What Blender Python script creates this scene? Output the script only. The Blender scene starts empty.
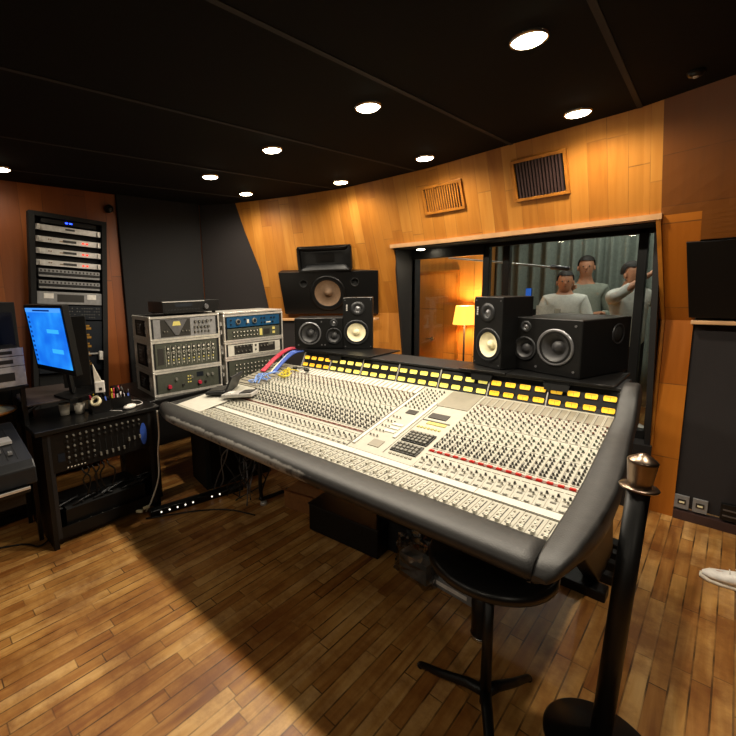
import bpy, bmesh, math, random
from mathutils import Vector, Matrix, Quaternion
random.seed(7)
SC = bpy.context.scene
COL = SC.collection
PI = math.pi

# ---------------------------------------------------------------- materials
def nt(name):
    m = bpy.data.materials.new(name); m.use_nodes = True
    t = m.node_tree; b = t.nodes['Principled BSDF']
    return m, t, b
def N(t, typ, **k):
    n = t.nodes.new(typ)
    for a, v in k.items():
        if hasattr(n, a): setattr(n, a, v)
    return n
def math_n(t, op, a, b=None, c=None):
    n = t.nodes.new('ShaderNodeMath'); n.operation = op
    for i, v in enumerate((a, b, c)):
        if v is None: continue
        if isinstance(v, (int, float)): n.inputs[i].default_value = v
        else: t.links.new(v, n.inputs[i])
    return n.outputs[0]
def ramp(t, fac, stops):
    r = t.nodes.new('ShaderNodeValToRGB'); e = r.color_ramp.elements
    while len(e) < len(stops): e.new(.5)
    for i, (p, c) in enumerate(stops):
        e[i].position = p; e[i].color = (*c, 1) if len(c) == 3 else c
    t.links.new(fac, r.inputs[0]); return r.outputs[0]
def hexc(h):
    h = h.lstrip('#'); v = [int(h[i:i+2], 16)/255 for i in (0, 2, 4)]
    return tuple(x/12.92 if x <= .04045 else ((x+.055)/1.055)**2.4 for x in v)
def mat(name, col, rough=.5, metal=0., var=.12, scale=40., bump=0., emit=None, es=0., spec=.5, coat=0.):
    if isinstance(col, str): col = hexc(col)
    m, t, b = nt(name)
    tc = N(t, 'ShaderNodeTexCoord'); no = N(t, 'ShaderNodeTexNoise'); no.inputs['Scale'].default_value = scale
    no.inputs['Detail'].default_value = 3
    t.links.new(tc.outputs['Object'], no.inputs['Vector'])
    lo = tuple(c*(1-var) for c in col); hi = tuple(min(1, c*(1+var)) for c in col)
    c = ramp(t, no.outputs[0], [(.3, lo), (.7, hi)])
    t.links.new(c, b.inputs['Base Color'])
    b.inputs['Roughness'].default_value = rough; b.inputs['Metallic'].default_value = metal
    b.inputs['Specular IOR Level'].default_value = spec
    if coat: b.inputs['Coat Weight'].default_value = coat
    if bump:
        bp = N(t, 'ShaderNodeBump'); bp.inputs['Strength'].default_value = bump; bp.inputs['Distance'].default_value = .002
        t.links.new(no.outputs[0], bp.inputs['Height']); t.links.new(bp.outputs[0], b.inputs['Normal'])
    if emit is not None:
        b.inputs['Emission Color'].default_value = (*(hexc(emit) if isinstance(emit, str) else emit), 1)
        b.inputs['Emission Strength'].default_value = es
    return m
def planks(name, u, v, width, length, cols, rough=.35, gap=.03, gapcol=(.02, .008, .003), grain=1., endgap=.006, bumpd=.3, coat=0., wear=0., line=.8):
    """wooden boards: u = axis across, v = axis along (0,1,2), object coordinates"""
    m, t, b = nt(name)
    tc = N(t, 'ShaderNodeTexCoord'); sp = N(t, 'ShaderNodeSeparateXYZ')
    t.links.new(tc.outputs['Object'], sp.inputs[0])
    U = sp.outputs[u]; V = sp.outputs[v]
    a = math_n(t, 'DIVIDE', U, width); ai = math_n(t, 'FLOOR', a); af = math_n(t, 'FRACT', a)
    w1 = N(t, 'ShaderNodeTexWhiteNoise', noise_dimensions='1D'); t.links.new(ai, w1.inputs['W'])
    vo = math_n(t, 'ADD', math_n(t, 'DIVIDE', V, length), math_n(t, 'MULTIPLY', w1.outputs[0], 7.3))
    vi = math_n(t, 'FLOOR', vo); vf = math_n(t, 'FRACT', vo)
    cb = N(t, 'ShaderNodeCombineXYZ'); t.links.new(ai, cb.inputs[0]); t.links.new(vi, cb.inputs[1])
    w2 = N(t, 'ShaderNodeTexWhiteNoise', noise_dimensions='3D'); t.links.new(cb.outputs[0], w2.inputs['Vector'])
    # grain: stretched noise, shifted per board
    gv = N(t, 'ShaderNodeCombineXYZ')
    t.links.new(math_n(t, 'MULTIPLY', U, 28.), gv.inputs[0])
    t.links.new(math_n(t, 'MULTIPLY', V, 2.2), gv.inputs[1])
    t.links.new(math_n(t, 'MULTIPLY', w2.outputs[0], 31.), gv.inputs[2])
    g = N(t, 'ShaderNodeTexNoise'); g.inputs['Scale'].default_value = 1.; g.inputs['Detail'].default_value = 5; g.inputs['Distortion'].default_value = .8
    t.links.new(gv.outputs[0], g.inputs['Vector'])
    fac = math_n(t, 'ADD', math_n(t, 'MULTIPLY', w2.outputs[0], .6), math_n(t, 'MULTIPLY', math_n(t, 'SUBTRACT', g.outputs[0], .3), grain))
    k = len(cols); c = ramp(t, fac, [(i/(k-1), hexc(x)) for i, x in enumerate(cols)])
    if wear:
        wn = N(t, 'ShaderNodeTexNoise'); wn.inputs['Scale'].default_value = 3.2; wn.inputs['Detail'].default_value = 8; wn.inputs['Roughness'].default_value = .7
        t.links.new(tc.outputs['Object'], wn.inputs['Vector'])
        wf = ramp(t, wn.outputs[0], [(.42, (0, 0, 0)), (.62, (wear,)*3)])
        wm = N(t, 'ShaderNodeMix', data_type='RGBA'); t.links.new(wf, wm.inputs[0]); t.links.new(c, wm.inputs[6]); wm.inputs[7].default_value = (*hexc(cols[0]), 1)
        c = wm.outputs[2]
    e1 = math_n(t, 'LESS_THAN', math_n(t, 'MINIMUM', af, math_n(t, 'SUBTRACT', 1., af)), gap)
    e2 = math_n(t, 'LESS_THAN', math_n(t, 'MINIMUM', vf, math_n(t, 'SUBTRACT', 1., vf)), endgap)
    e = math_n(t, 'MAXIMUM', e1, e2)
    ln = N(t, 'ShaderNodeTexNoise'); ln.inputs['Scale'].default_value = 5.; ln.inputs['Detail'].default_value = 4; t.links.new(tc.outputs['Object'], ln.inputs['Vector'])
    lf = ramp(t, ln.outputs[0], [(.40, (line*.25,)*3), (.62, (line,)*3)])
    mx = N(t, 'ShaderNodeMix', data_type='RGBA'); t.links.new(math_n(t, 'MULTIPLY', e, lf), mx.inputs[0]); t.links.new(c, mx.inputs[6]); mx.inputs[7].default_value = (*gapcol, 1)
    t.links.new(mx.outputs[2], b.inputs['Base Color'])
    rr = math_n(t, 'ADD', math_n(t, 'MULTIPLY', g.outputs[0], .2), rough-.1); t.links.new(rr, b.inputs['Roughness'])
    bp = N(t, 'ShaderNodeBump'); bp.inputs['Strength'].default_value = bumpd; bp.inputs['Distance'].default_value = .004
    hh = math_n(t, 'SUBTRACT', math_n(t, 'MULTIPLY', g.outputs[0], .15), e)
    t.links.new(hh, bp.inputs['Height']); t.links.new(bp.outputs[0], b.inputs['Normal'])
    if coat: b.inputs['Coat Weight'].default_value = coat; b.inputs['Coat Roughness'].default_value = .25
    return m
def emat(name, col, s):
    if isinstance(col, str): col = hexc(col)
    m = mat(name, tuple(c*.5 for c in col), .5, emit=col, es=s); return m

M = {}
M['floor'] = planks('floor_boards', 0, 1, .056, .42, ['#74421a', '#a06c33', '#bb8b4b', '#cfa468'], rough=.42, gap=.05, grain=1.15, endgap=.006, bumpd=.3, wear=.75, line=.85)
M['wood'] = planks('wall_boards', 0, 2, .095, .7, ['#96591a', '#ac6d24', '#ba7b2f', '#c48a3c'], rough=.45, gap=.016, gapcol=(.16, .065, .012), line=.7, grain=.8, endgap=.004, bumpd=.25)
M['wood_side'] = planks('side_wall_boards', 1, 2, .16, 1.3, ['#74390f', '#8c4a17', '#9c5820'], rough=.5, gap=.015, gapcol=(.05, .018, .005), grain=.5, endgap=.003, bumpd=.2)
M['wood_pale'] = planks('booth_boards', 0, 2, .35, 3., ['#b57328', '#c98a3a', '#d89c4c'], rough=.45, gap=.01, gapcol=(.12, .05, .01), grain=.7, endgap=.002, bumpd=.15)
M['wood_dark'] = planks('shaded_dark_boards', 0, 2, .33, .24, ['#5e330c', '#713f10', '#7f4a16'], rough=.45, gap=.006, gapcol=(.06, .02, .005), grain=.5, endgap=.01, bumpd=.2, line=.6)  # darker panel wood, with the wall's fading light put into its colour too
M['dimblue'] = emat('dim_blue_screen', '#2f6ad0', .5)
M['trimwood'] = mat('trim_wood', '#a3651f', .4, var=.22, scale=14)
M['ledge'] = mat('ledge_wood', '#c09468', .45, var=.12, scale=12)
M['ceil'] = mat('ceiling_black', '#050505', .9, var=.1, spec=.2)
M['seam'] = mat('ceiling_seam', '#1e1a1a', .8)
M['fabric'] = mat('grey_fabric', '#1f1a1a', .9, var=.15, scale=300, bump=.3)
M['fabric_d'] = mat('dark_fabric', '#141314', .9, var=.15, scale=300, bump=.3)
M['plaster'] = mat('dark_plaster', '#0b0909', .7)
M['blk'] = mat('black_paint', '#080808', .42, spec=.35)
M['blk2'] = mat('black_satin', '#0e0e0e', .35, spec=.4)
M['blkm'] = mat('matt_black', '#080808', .8)
M['traymat'] = mat('tray_brown', '#3d3431', .5)
M['char'] = mat('charcoal_metal', '#232426', .45, metal=.3)
M['grey'] = mat('grey_metal', '#77777a', .35, metal=.7)
M['silver'] = mat('silver_panel', '#c9c6c2', .35, metal=.35)
M['alu'] = mat('aluminium_edge', '#d6d2ca', .3, metal=.55)
M['chrome'] = mat('chrome', '#e0dedb', .12, metal=1.)
M['bronze'] = mat('brushed_bronze', '#8a7868', .28, metal=1.)
M['cream'] = mat('console_cream', '#a9a699', .5, var=.05)
M['creamw'] = mat('console_white', '#c6c3b8', .5, var=.04)
M['pgrey'] = mat('panel_grey', '#857f70', .5, var=.06)
M['linegrey'] = mat('panel_line', '#5d594e', .6)
M['leather'] = None
M['kblk'] = mat('knob_black', '#2a2825', .4)
M['kgry'] = mat('knob_grey', '#6c6a62', .4)
M['kwht'] = mat('knob_white', '#cfcbbd', .4)
M['kgrn'] = mat('knob_green', '#4c5a48', .4)
M['kbrn'] = mat('knob_brown', '#6d4034', .4)
M['kred'] = mat('button_red', '#c01a10', .4, emit='#c01a10', es=.12)
M['meter'] = None
M['cone'] = mat('white_cone', '#e9dfb8', .7, var=.06)
M['dcone'] = mat('dark_cone', '#2b2b2d', .5)
M['brcone'] = mat('brown_cone', '#6d553f', .7, var=.15)
M['white'] = mat('white_plastic', '#e8e4de', .4)
M['paper'] = mat('paper', '#ddd6c8', .8)
M['red'] = mat('red_rubber', '#b0203c', .5)
M['blue'] = mat('blue_rubber', '#2c4fa8', .5)
M['yellow'] = mat('yellow_rubber', '#c9b52a', .5)
M['bluep'] = mat('blue_panel', '#15486e', .4, metal=.2)
M['navy'] = mat('navy_panel', '#0a121c', .6, spec=.3)
M['olive'] = mat('olive_panel', '#4c4f45', .45, metal=.3)
M['greyp'] = mat('grey_front_panel', '#8b8b8c', .45, metal=.35)
M['wire'] = mat('black_cable', '#0c0c0c', .5)
M['skirt'] = mat('brown_skirting', '#3a2622', .6)
M['card'] = mat('cardboard', '#8a5a2c', .8)
M['clear'] = None
M['gold'] = mat('gold_tone', '#b98a3a', .4, metal=.6)
M['skin'] = mat('skin', '#b98262', .55, var=.06, scale=12)
M['hair'] = mat('dark_hair', '#1a130e', .7, var=.3, scale=120, bump=.6)
M['shirtw'] = mat('white_shirt', '#cfd0c8', .85, var=.08)
M['shirtg'] = mat('grey_shirt', '#8d9488', .85, var=.08)
M['dcloth'] = mat('black_cloth', '#121214', .9, var=.2)
M['curtain'] = mat('green_grey_curtain', '#767f77', .9, var=.12, scale=30)
M['shade'] = emat('lit_lampshade', '#ffb648', 2.2)
M['lamp'] = emat('lit_downlight', '#fff0d0', 28.)
M['bluescreen'] = None
M['ledw'] = emat('white_led', '#fff4e0', 1.2)
M['ledb'] = emat('blue_led', '#2040ff', 6.)
M['ledr'] = emat('red_led', '#ff3010', 2.)
M['ledy'] = emat('yellow_led', '#e4d070', .3)

def leather():
    m, t, b = nt('worn_leather')
    tc = N(t, 'ShaderNodeTexCoord'); sp = N(t, 'ShaderNodeSeparateXYZ'); t.links.new(tc.outputs['Object'], sp.inputs[0])
    n1 = N(t, 'ShaderNodeTexNoise'); n1.inputs['Scale'].default_value = 26; n1.inputs['Detail'].default_value = 6
    n2 = N(t, 'ShaderNodeTexNoise'); n2.inputs['Scale'].default_value = 220
    for n in (n1, n2): t.links.new(tc.outputs['Object'], n.inputs['Vector'])
    # scuffed away along the front top edge of the long armrest (object space y, z)
    d = math_n(t, 'ABSOLUTE', math_n(t, 'SUBTRACT', sp.outputs[1], -.012))
    band = math_n(t, 'SUBTRACT', 1., math_n(t, 'DIVIDE', d, .022))
    left = math_n(t, 'MINIMUM', 1., math_n(t, 'MAXIMUM', .0, math_n(t, 'MULTIPLY', math_n(t, 'SUBTRACT', .75, sp.outputs[0]), 1.4)))
    k = math_n(t, 'MULTIPLY', math_n(t, 'MAXIMUM', band, 0.), math_n(t, 'MULTIPLY', left, n1.outputs[0]))
    f = ramp(t, k, [(.22, (0, 0, 0)), (.36, (1, 1, 1))])
    mx = N(t, 'ShaderNodeMix', data_type='RGBA'); t.links.new(f, mx.inputs[0])
    t.links.new(ramp(t, n1.outputs[0], [(.3, hexc('#1c1b1b')), (.7, hexc('#282726'))]), mx.inputs[6]); mx.inputs[7].default_value = (*hexc('#8b8883'), 1)
    t.links.new(mx.outputs[2], b.inputs['Base Color']); b.inputs['Roughness'].default_value = .5
    bp = N(t, 'ShaderNodeBump'); bp.inputs['Strength'].default_value = .25; bp.inputs['Distance'].default_value = .002
    t.links.new(n2.outputs[0], bp.inputs['Height']); t.links.new(bp.outputs[0], b.inputs['Normal'])
    return m
M['leather'] = leather()
def meterm(name, c1, c2, s):
    m, t, b = nt(name)
    tc = N(t, 'ShaderNodeTexCoord'); n = N(t, 'ShaderNodeTexNoise'); n.inputs['Scale'].default_value = 30
    t.links.new(tc.outputs['Object'], n.inputs['Vector'])
    c = ramp(t, n.outputs[0], [(.3, hexc(c1)), (.7, hexc(c2))])
    t.links.new(c, b.inputs['Base Color']); t.links.new(c, b.inputs['Emission Color']); b.inputs['Emission Strength'].default_value = s
    b.inputs['Roughness'].default_value = .3
    return m
M['meter'] = meterm('lit_meter_amber', '#d89a10', '#e8b83a', .8)
M['meter2'] = meterm('lit_meter_yellow', '#d6c23c', '#efe07a', .8)
def screenm():
    m, t, b = nt('blue_screen')
    tc = N(t, 'ShaderNodeTexCoord'); sp = N(t, 'ShaderNodeSeparateXYZ'); t.links.new(tc.outputs['Object'], sp.inputs[0])
    n = N(t, 'ShaderNodeTexNoise'); n.inputs['Scale'].default_value = 7; t.links.new(tc.outputs['Object'], n.inputs['Vector'])
    c = ramp(t, n.outputs[0], [(.35, hexc('#1368e0')), (.6, hexc('#1f86f0')), (.75, hexc('#30a0f8'))])
    t.links.new(c, b.inputs['Emission Color']); b.inputs['Emission Strength'].default_value = .95
    b.inputs['Base Color'].default_value = (0, .02, .1, 1)
    return m
M['bluescreen'] = screenm()
def glassm(name, refl=.08, tint=(1, 1, 1)):
    m = bpy.data.materials.new(name); m.use_nodes = True; t = m.node_tree
    t.nodes.clear()
    o = N(t, 'ShaderNodeOutputMaterial'); mx = N(t, 'ShaderNodeMixShader'); tr = N(t, 'ShaderNodeBsdfTransparent'); gl = N(t, 'ShaderNodeBsdfGlossy')
    fr = N(t, 'ShaderNodeFresnel'); fr.inputs[0].default_value = 1.45
    gl.inputs['Roughness'].default_value = 0.0; tr.inputs[0].default_value = (*tint, 1)
    f = math_n(t, 'MULTIPLY', fr.outputs[0], refl/.04)
    t.links.new(f, mx.inputs[0]); t.links.new(tr.outputs[0], mx.inputs[1]); t.links.new(gl.outputs[0], mx.inputs[2]); t.links.new(mx.outputs[0], o.inputs[0])
    return m
M['glass'] = glassm('window_glass', .06, (.96, .98, .97))
M['clear'] = glassm('clear_plastic', .12, (.75, .75, .72))

# ---------------------------------------------------------------- mesh building
class MB:
    def __init__(s, off=(0, 0, 0)):
        s.v = []; s.f = []; s.m = []; s.off = Vector(off); s.sm = []
    def _add(s, vs, fs, mi=0, smooth=False):
        b = len(s.v)
        s.v += [tuple(Vector(p)-s.off) for p in vs]
        for f in fs: s.f.append([b+i for i in f]); s.m.append(mi); s.sm.append(smooth)
        return s
    def box(s, x0, x1, y0, y1, z0, z1, mi=0, mtx=None):
        vs = [Vector((x, y, z)) for z in (z0, z1) for y in (y0, y1) for x in (x0, x1)]
        if mtx is not None: vs = [mtx @ p for p in vs]
        return s._add(vs, [(0, 2, 3, 1), (4, 5, 7, 6), (0, 1, 5, 4), (2, 6, 7, 3), (0, 4, 6, 2), (1, 3, 7, 5)], mi)
    def hexa(s, pts, mi=0):
        """8 corners, order as box"""
        return s._add(pts, [(0, 2, 3, 1), (4, 5, 7, 6), (0, 1, 5, 4), (2, 6, 7, 3), (0, 4, 6, 2), (1, 3, 7, 5)], mi)
    def cone(s, p0, p1, r0, r1, n=16, mi=0, caps=True, smooth=True):
        p0 = Vector(p0); p1 = Vector(p1); d = (p1-p0).normalized()
        a = d.orthogonal().normalized(); b = d.cross(a)
        vs = []
        for p, r in ((p0, r0), (p1, r1)):
            for i in range(n):
                t = 2*PI*i/n; vs.append(p+a*math.cos(t)*r+b*math.sin(t)*r)
        s._add(vs, [(i, (i+1) % n, n+(i+1) % n, n+i) for i in range(n)], mi, smooth)
        if caps:
            s._add(vs[:n], [tuple(range(n))[::-1]], mi); s._add(vs[n:], [tuple(range(n))], mi)
        return s
    def lathe(s, c, axis, prof, n=24, mi=0, mis=None, smooth=True):
        """prof = [(r, h)] along axis from c"""
        c = Vector(c); d = Vector(axis).normalized(); a = d.orthogonal().normalized(); b = d.cross(a)
        vs = []
        for r, h in prof:
            for i in range(n):
                t = 2*PI*i/n; vs.append(c+d*h+a*math.cos(t)*r+b*math.sin(t)*r)
        b0 = len(s.v); s.v += [tuple(p-s.off) for p in vs]
        for j in range(len(prof)-1):
            for i in range(n):
                s.f.append([b0+j*n+i, b0+j*n+(i+1) % n, b0+(j+1)*n+(i+1) % n, b0+(j+1)*n+i]); s.m.append(mis[j] if mis else mi); s.sm.append(smooth)
        return s
    def tube(s, pts, r, n=8, mi=0, closed=False):
        pts = [Vector(p) for p in pts]; k = len(pts); vs = []; pa = None
        for i, p in enumerate(pts):
            d = (pts[min(i+1, k-1)]-pts[max(i-1, 0)])
            if d.length < 1e-9: d = Vector((0, 0, 1))
            d.normalize()
            a = d.orthogonal().normalized() if pa is None else (pa-d*pa.dot(d)).normalized()
            pa = a; b = d.cross(a); rr = r[i] if isinstance(r, (list, tuple)) else r
            for j in range(n):
                t = 2*PI*j/n; vs.append(p+a*math.cos(t)*rr+b*math.sin(t)*rr)
        fs = [(i*n+j, i*n+(j+1) % n, (i+1)*n+(j+1) % n, (i+1)*n+j) for i in range(k-1) for j in range(n)]
        s._add(vs, fs, mi, True)
        s._add(vs[:n], [tuple(range(n))[::-1]], mi); s._add(vs[-n:], [tuple(range(n))], mi)
        return s
    def prism(s, poly, d, mi=0):
        """closed polygon of 3D points extruded by vector d"""
        poly = [Vector(p) for p in poly]; d = Vector(d); n = len(poly)
        vs = poly+[p+d for p in poly]
        fs = [tuple(range(n))[::-1], tuple(range(n, 2*n))]+[(i, (i+1) % n, n+(i+1) % n, n+i) for i in range(n)]
        return s._add(vs, fs, mi)
    def grid(s, P, mi=0, smooth=False, thick=None):
        """P[i][j] points; thick = offset vector to close into a solid"""
        r = len(P); c = len(P[0])
        vs = [Vector(p) for row in P for p in row]
        fs = [(i*c+j, i*c+j+1, (i+1)*c+j+1, (i+1)*c+j) for i in range(r-1) for j in range(c-1)]
        if thick is None: return s._add(vs, fs, mi, smooth)
        t = Vector(thick); n = len(vs); v2 = [p+t for p in vs]
        f2 = [tuple(n+i for i in f[::-1]) for f in fs]
        def e(a, b): return (a, n+a, n+b, b)
        side = [e(j, j+1)[::-1] for j in range(c-1)]+[e((r-1)*c+j, (r-1)*c+j+1) for j in range(c-1)]
        side += [e(i*c, (i+1)*c) for i in range(r-1)]+[e(i*c+c-1, (i+1)*c+c-1)[::-1] for i in range(r-1)]
        return s._add(vs+v2, fs+f2+side, mi, smooth)
    def ball(s, c, r, mi=0, n=12, sc=(1, 1, 1)):
        c = Vector(c); vs = []; k = n//2
        for i in range(k+1):
            ph = PI*i/k
            for j in range(n):
                t = 2*PI*j/n; vs.append(c+Vector((r*sc[0]*math.sin(ph)*math.cos(t), r*sc[1]*math.sin(ph)*math.sin(t), r*sc[2]*math.cos(ph))))
        return s._add(vs, [(i*n+j, i*n+(j+1) % n, (i+1)*n+(j+1) % n, (i+1)*n+j) for i in range(k) for j in range(n)], mi, True)
    def mesh(s, name, mats):
        me = bpy.data.meshes.new(name); me.from_pydata(s.v, [], s.f)
        for m in mats: me.materials.append(M[m] if isinstance(m, str) else m)
        me.polygons.foreach_set('material_index', s.m); me.polygons.foreach_set('use_smooth', s.sm)
        me.update()
        bm = bmesh.new(); bm.from_mesh(me); bmesh.ops.remove_doubles(bm, verts=bm.verts, dist=1e-6)
        bmesh.ops.recalc_face_normals(bm, faces=bm.faces); bm.to_mesh(me); bm.free()
        return me
    def o(s, name, mats, parent=None, bevel=0, label=None):
        if isinstance(mats, str): mats = [mats]
        ob = bpy.data.objects.new(name, s.mesh(name, mats)); COL.objects.link(ob)
        if parent: ob.parent = parent
        if bevel:
            b = ob.modifiers.new('bevel', 'BEVEL'); b.width = bevel; b.segments = 2; b.limit_method = 'ANGLE'; b.angle_limit = .6
        if label: ob['label'] = label
        return ob
def tag(o, label, cat, group=None, kind=None):
    o['label'] = label; o['category'] = cat
    if group: o['group'] = group
    if kind: o['kind'] = kind
    return o
def E(name, label, cat, loc=(0, 0, 0), rz=0, group=None, rx=0, ry=0):
    o = bpy.data.objects.new(name, None); COL.objects.link(o); o.location = loc; o.rotation_euler = (rx, ry, rz)
    o.empty_display_size = .05
    return tag(o, label, cat, group)
def struct(ob):
    ob['kind'] = 'structure'; return ob
def copy_tree(o, parent=None):
    c = o.copy(); COL.objects.link(c)
    if parent: c.parent = parent
    for ch in o.children: copy_tree(ch, c)
    return c
def Tm(loc, rz=0, rx=0, ry=0):
    return Matrix.Translation(loc) @ Matrix.Rotation(rz, 4, 'Z') @ Matrix.Rotation(ry, 4, 'Y') @ Matrix.Rotation(rx, 4, 'X')
def bez(pts, n=10):
    """Catmull-Rom through pts"""
    P = [Vector(p) for p in pts]; P = [P[0]*2-P[1]]+P+[P[-1]*2-P[-2]]; out = []
    for i in range(1, len(P)-2):
        for k in range(n):
            t = k/n; a, b, c, d = P[i-1:i+3]
            out.append(.5*((2*b)+(c-a)*t+(2*a-5*b+4*c-d)*t*t+(3*b-a-3*c+d)*t**3))
    out.append(P[-2]); return out

# ---------------------------------------------------------------- camera
cd = bpy.data.cameras.new('camera'); cam = bpy.data.objects.new('camera', cd); COL.objects.link(cam); SC.camera = cam
AZ, PITCH, ROLL = math.radians(-46.1), math.radians(8.43), math.radians(1.67)
fw = Vector((math.sin(AZ), math.cos(AZ), 0)); rt = Vector((math.cos(AZ), -math.sin(AZ), 0)); up = Vector((0, 0, 1))
fwd = fw*math.cos(PITCH)-up*math.sin(PITCH); upc = fw*math.sin(PITCH)+up*math.cos(PITCH)
Rr = rt*math.cos(ROLL)-upc*math.sin(ROLL); Uu = upc*math.cos(ROLL)+rt*math.sin(ROLL)
cam.matrix_world = Matrix(((Rr.x, Uu.x, -fwd.x, 0), (Rr.y, Uu.y, -fwd.y, 0), (Rr.z, Uu.z, -fwd.z, 1.5), (0, 0, 0, 1)))
cd.sensor_width = 36; cd.lens = 421.4/736*36; cd.shift_x = (368-300)/736; cd.shift_y = -(368-350)/736
cd.clip_start = .02; cd.clip_end = 60
SC.view_settings.view_transform = 'Standard'; SC.view_settings.look = 'None'; SC.view_settings.gamma = 1; SC.view_settings.exposure = 0.25
w = bpy.data.worlds.new('world'); SC.world = w; w.use_nodes = True
w.node_tree.nodes['Background'].inputs[0].default_value = (.02, .018, .016, 1); w.node_tree.nodes['Background'].inputs[1].default_value = .0

# ================================================================ setting
CZ = 2.35
TOPC = [(-4.3, 2.35), (-3.9, 2.47), (-3.55, 2.60), (-3.0, 2.84), (-2.49, 2.98), (-1.69, 3.0), (-1.14, 2.93), (-.43, 2.85), (-.09, 2.73), (.6, 2.45), (2.3, 1.7)]
def lerpc(c, x):
    for (a, b), (p, q) in zip(c, c[1:]):
        if x <= p: return b+(q-b)*(x-a)/(p-a)
    return c[-1][1]
BOTC = [(-4.3, 2.66), (-3.6, 2.71), (-3.33, 2.83), (-2.74, 3.20), (-2.32, 3.37), (-2.11, 3.39), (2.5, 3.39)]
def yB(x): return lerpc(BOTC, x)
def yw(x, z):
    if z <= 1.24: return yB(x)
    return yB(x)+(lerpc(TOPC, x)-yB(x))*(z-1.24)/(2.35-1.24)
def wallpiece(name, x0, x1, z0, z1, m, th=.03, dy=0., nx=24, nz=6):
    mb = MB()
    P = [[(x, yw(x, z)+dy, z) for x in [x0+(x1-x0)*i/nx for i in range(nx+1)]] for z in [z0+(z1-z0)*j/nz for j in range(nz+1)]]
    mb.grid(P, thick=(0, th, 0)); return struct(mb.o(name, m))
struct(MB().box(-4.4, 2.3, -4.4, 7, -.1, 0).o('floor', 'floor'))
struct(MB().box(-4.4, 2.3, -4.4, 3.05, CZ, CZ+.1).o('ceiling', 'ceil'))
# thin seams between the ceiling panels
k = 0
for (xa, ya, xb, yb) in ((-1.19, .0, -1.07, 2.92), (-2.05, -.2, -1.78, 2.98), (-2.89, .0, -2.55, 2.9), (-.36, .6, -.425, 2.84), (-3.6, .0, -3.3, 2.6)):
    k += 1
    d = Vector((xb-xa, yb-ya, 0)).normalized(); n = Vector((d.y, -d.x, 0))*.011
    A = Vector((xa, ya, CZ-.004)); B = Vector((xb, yb, CZ-.004))
    struct(MB().prism([A-n, A+n, B+n, B-n], (0, 0, .006)).o('trim_%d' % k, 'seam'))
# upper wall leaning into the room, with the window cut out
wallpiece('wall_front', -4.3, -.33, 1.83, 2.36, 'wood', nx=50)
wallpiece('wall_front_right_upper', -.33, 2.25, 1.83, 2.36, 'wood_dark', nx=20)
wallpiece('wall_front_upper_left', -4.2, -2.11, 1.24, 1.83, 'wood')
wallpiece('wall_front_lower_left', -4.2, -2.11, 0, 1.24, 'wood', nz=1)
M['pillar'] = planks('pillar_boards', 0, 2, .6, .47, ['#96500f', '#b0661b', '#be7622'], rough=.4, gap=.004, gapcol=(.1, .04, .01), grain=.4, endgap=.006, bumpd=.2)
wallpiece('wall_front_pillar_upper', -.335, -.165, 1.24, 1.83, 'pillar', nx=3)
wallpiece('wall_front_pillar', -.30, -.17, 0, 1.24, 'pillar', nx=3, nz=1)
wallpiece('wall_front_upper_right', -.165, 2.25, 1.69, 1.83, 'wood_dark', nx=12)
wallpiece('wall_front_recess', -.165, 2.25, 1.24, 1.69, 'plaster', nx=12, dy=.05)
wallpiece('wall_front_right', -.17, 2.25, .075, 1.225, 'fabric', dy=.012, nx=6, nz=1)
struct(MB().box(-.17, 2.25, 3.375, 3.43, 0, .055).o('baseboard_front', 'skirt'))
struct(MB().box(-.18, 2.25, 3.34, 3.42, 1.222, 1.245).o('trim_6', 'ledge', bevel=.004))
struct(MB().box(-2.11, -.30, 3.34, 3.6, 0, .44).o('wall_front_sill', 'plaster'))
# wooden casing round the window
mb = MB()
for i in range(16):
    xa = -2.125+1.80*i/16; xb = -2.125+1.80*(i+1)/16
    mb.hexa([(xa, yw(xa, 1.82)-.022, 1.812), (xb, yw(xb, 1.82)-.022, 1.812), (xa, yw(xa, 1.82)+.1, 1.812), (xb, yw(xb, 1.82)+.1, 1.812),
             (xa, yw(xa, 1.84)-.022, 1.842), (xb, yw(xb, 1.84)-.022, 1.842), (xa, yw(xa, 1.84)+.1, 1.842), (xb, yw(xb, 1.84)+.1, 1.842)])
struct(mb.o('trim_7', 'ledge'))
mb = MB()
mb.hexa([(-.355, 3.15, 1.82), (-.33, 3.15, 1.82), (-.355, 3.2, 1.82), (-.33, 3.2, 1.82), (-.352, 3.15, 1.83), (-.33, 3.15, 1.83), (-.352, 3.2, 1.83), (-.33, 3.2, 1.83)])
for (za, zb) in ((0, 1.24), (1.24, 1.82)):
    xa = -.318 if za == 0 else -.318; xb = -.318 if zb < 1.3 else -.35
    mb.hexa([(xa, yw(-.3, za)-.015, za), (xa+.02, yw(-.3, za)-.015, za), (xa, yw(-.3, za)+.12, za), (xa+.02, yw(-.3, za)+.12, za),
             (xb, yw(-.3, zb)-.015, zb), (xb+.02, yw(-.3, zb)-.015, zb), (xb, yw(-.3, zb)+.12, zb), (xb+.02, yw(-.3, zb)+.12, zb)])
struct(mb.o('trim_8', 'trimwood'))
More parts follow.
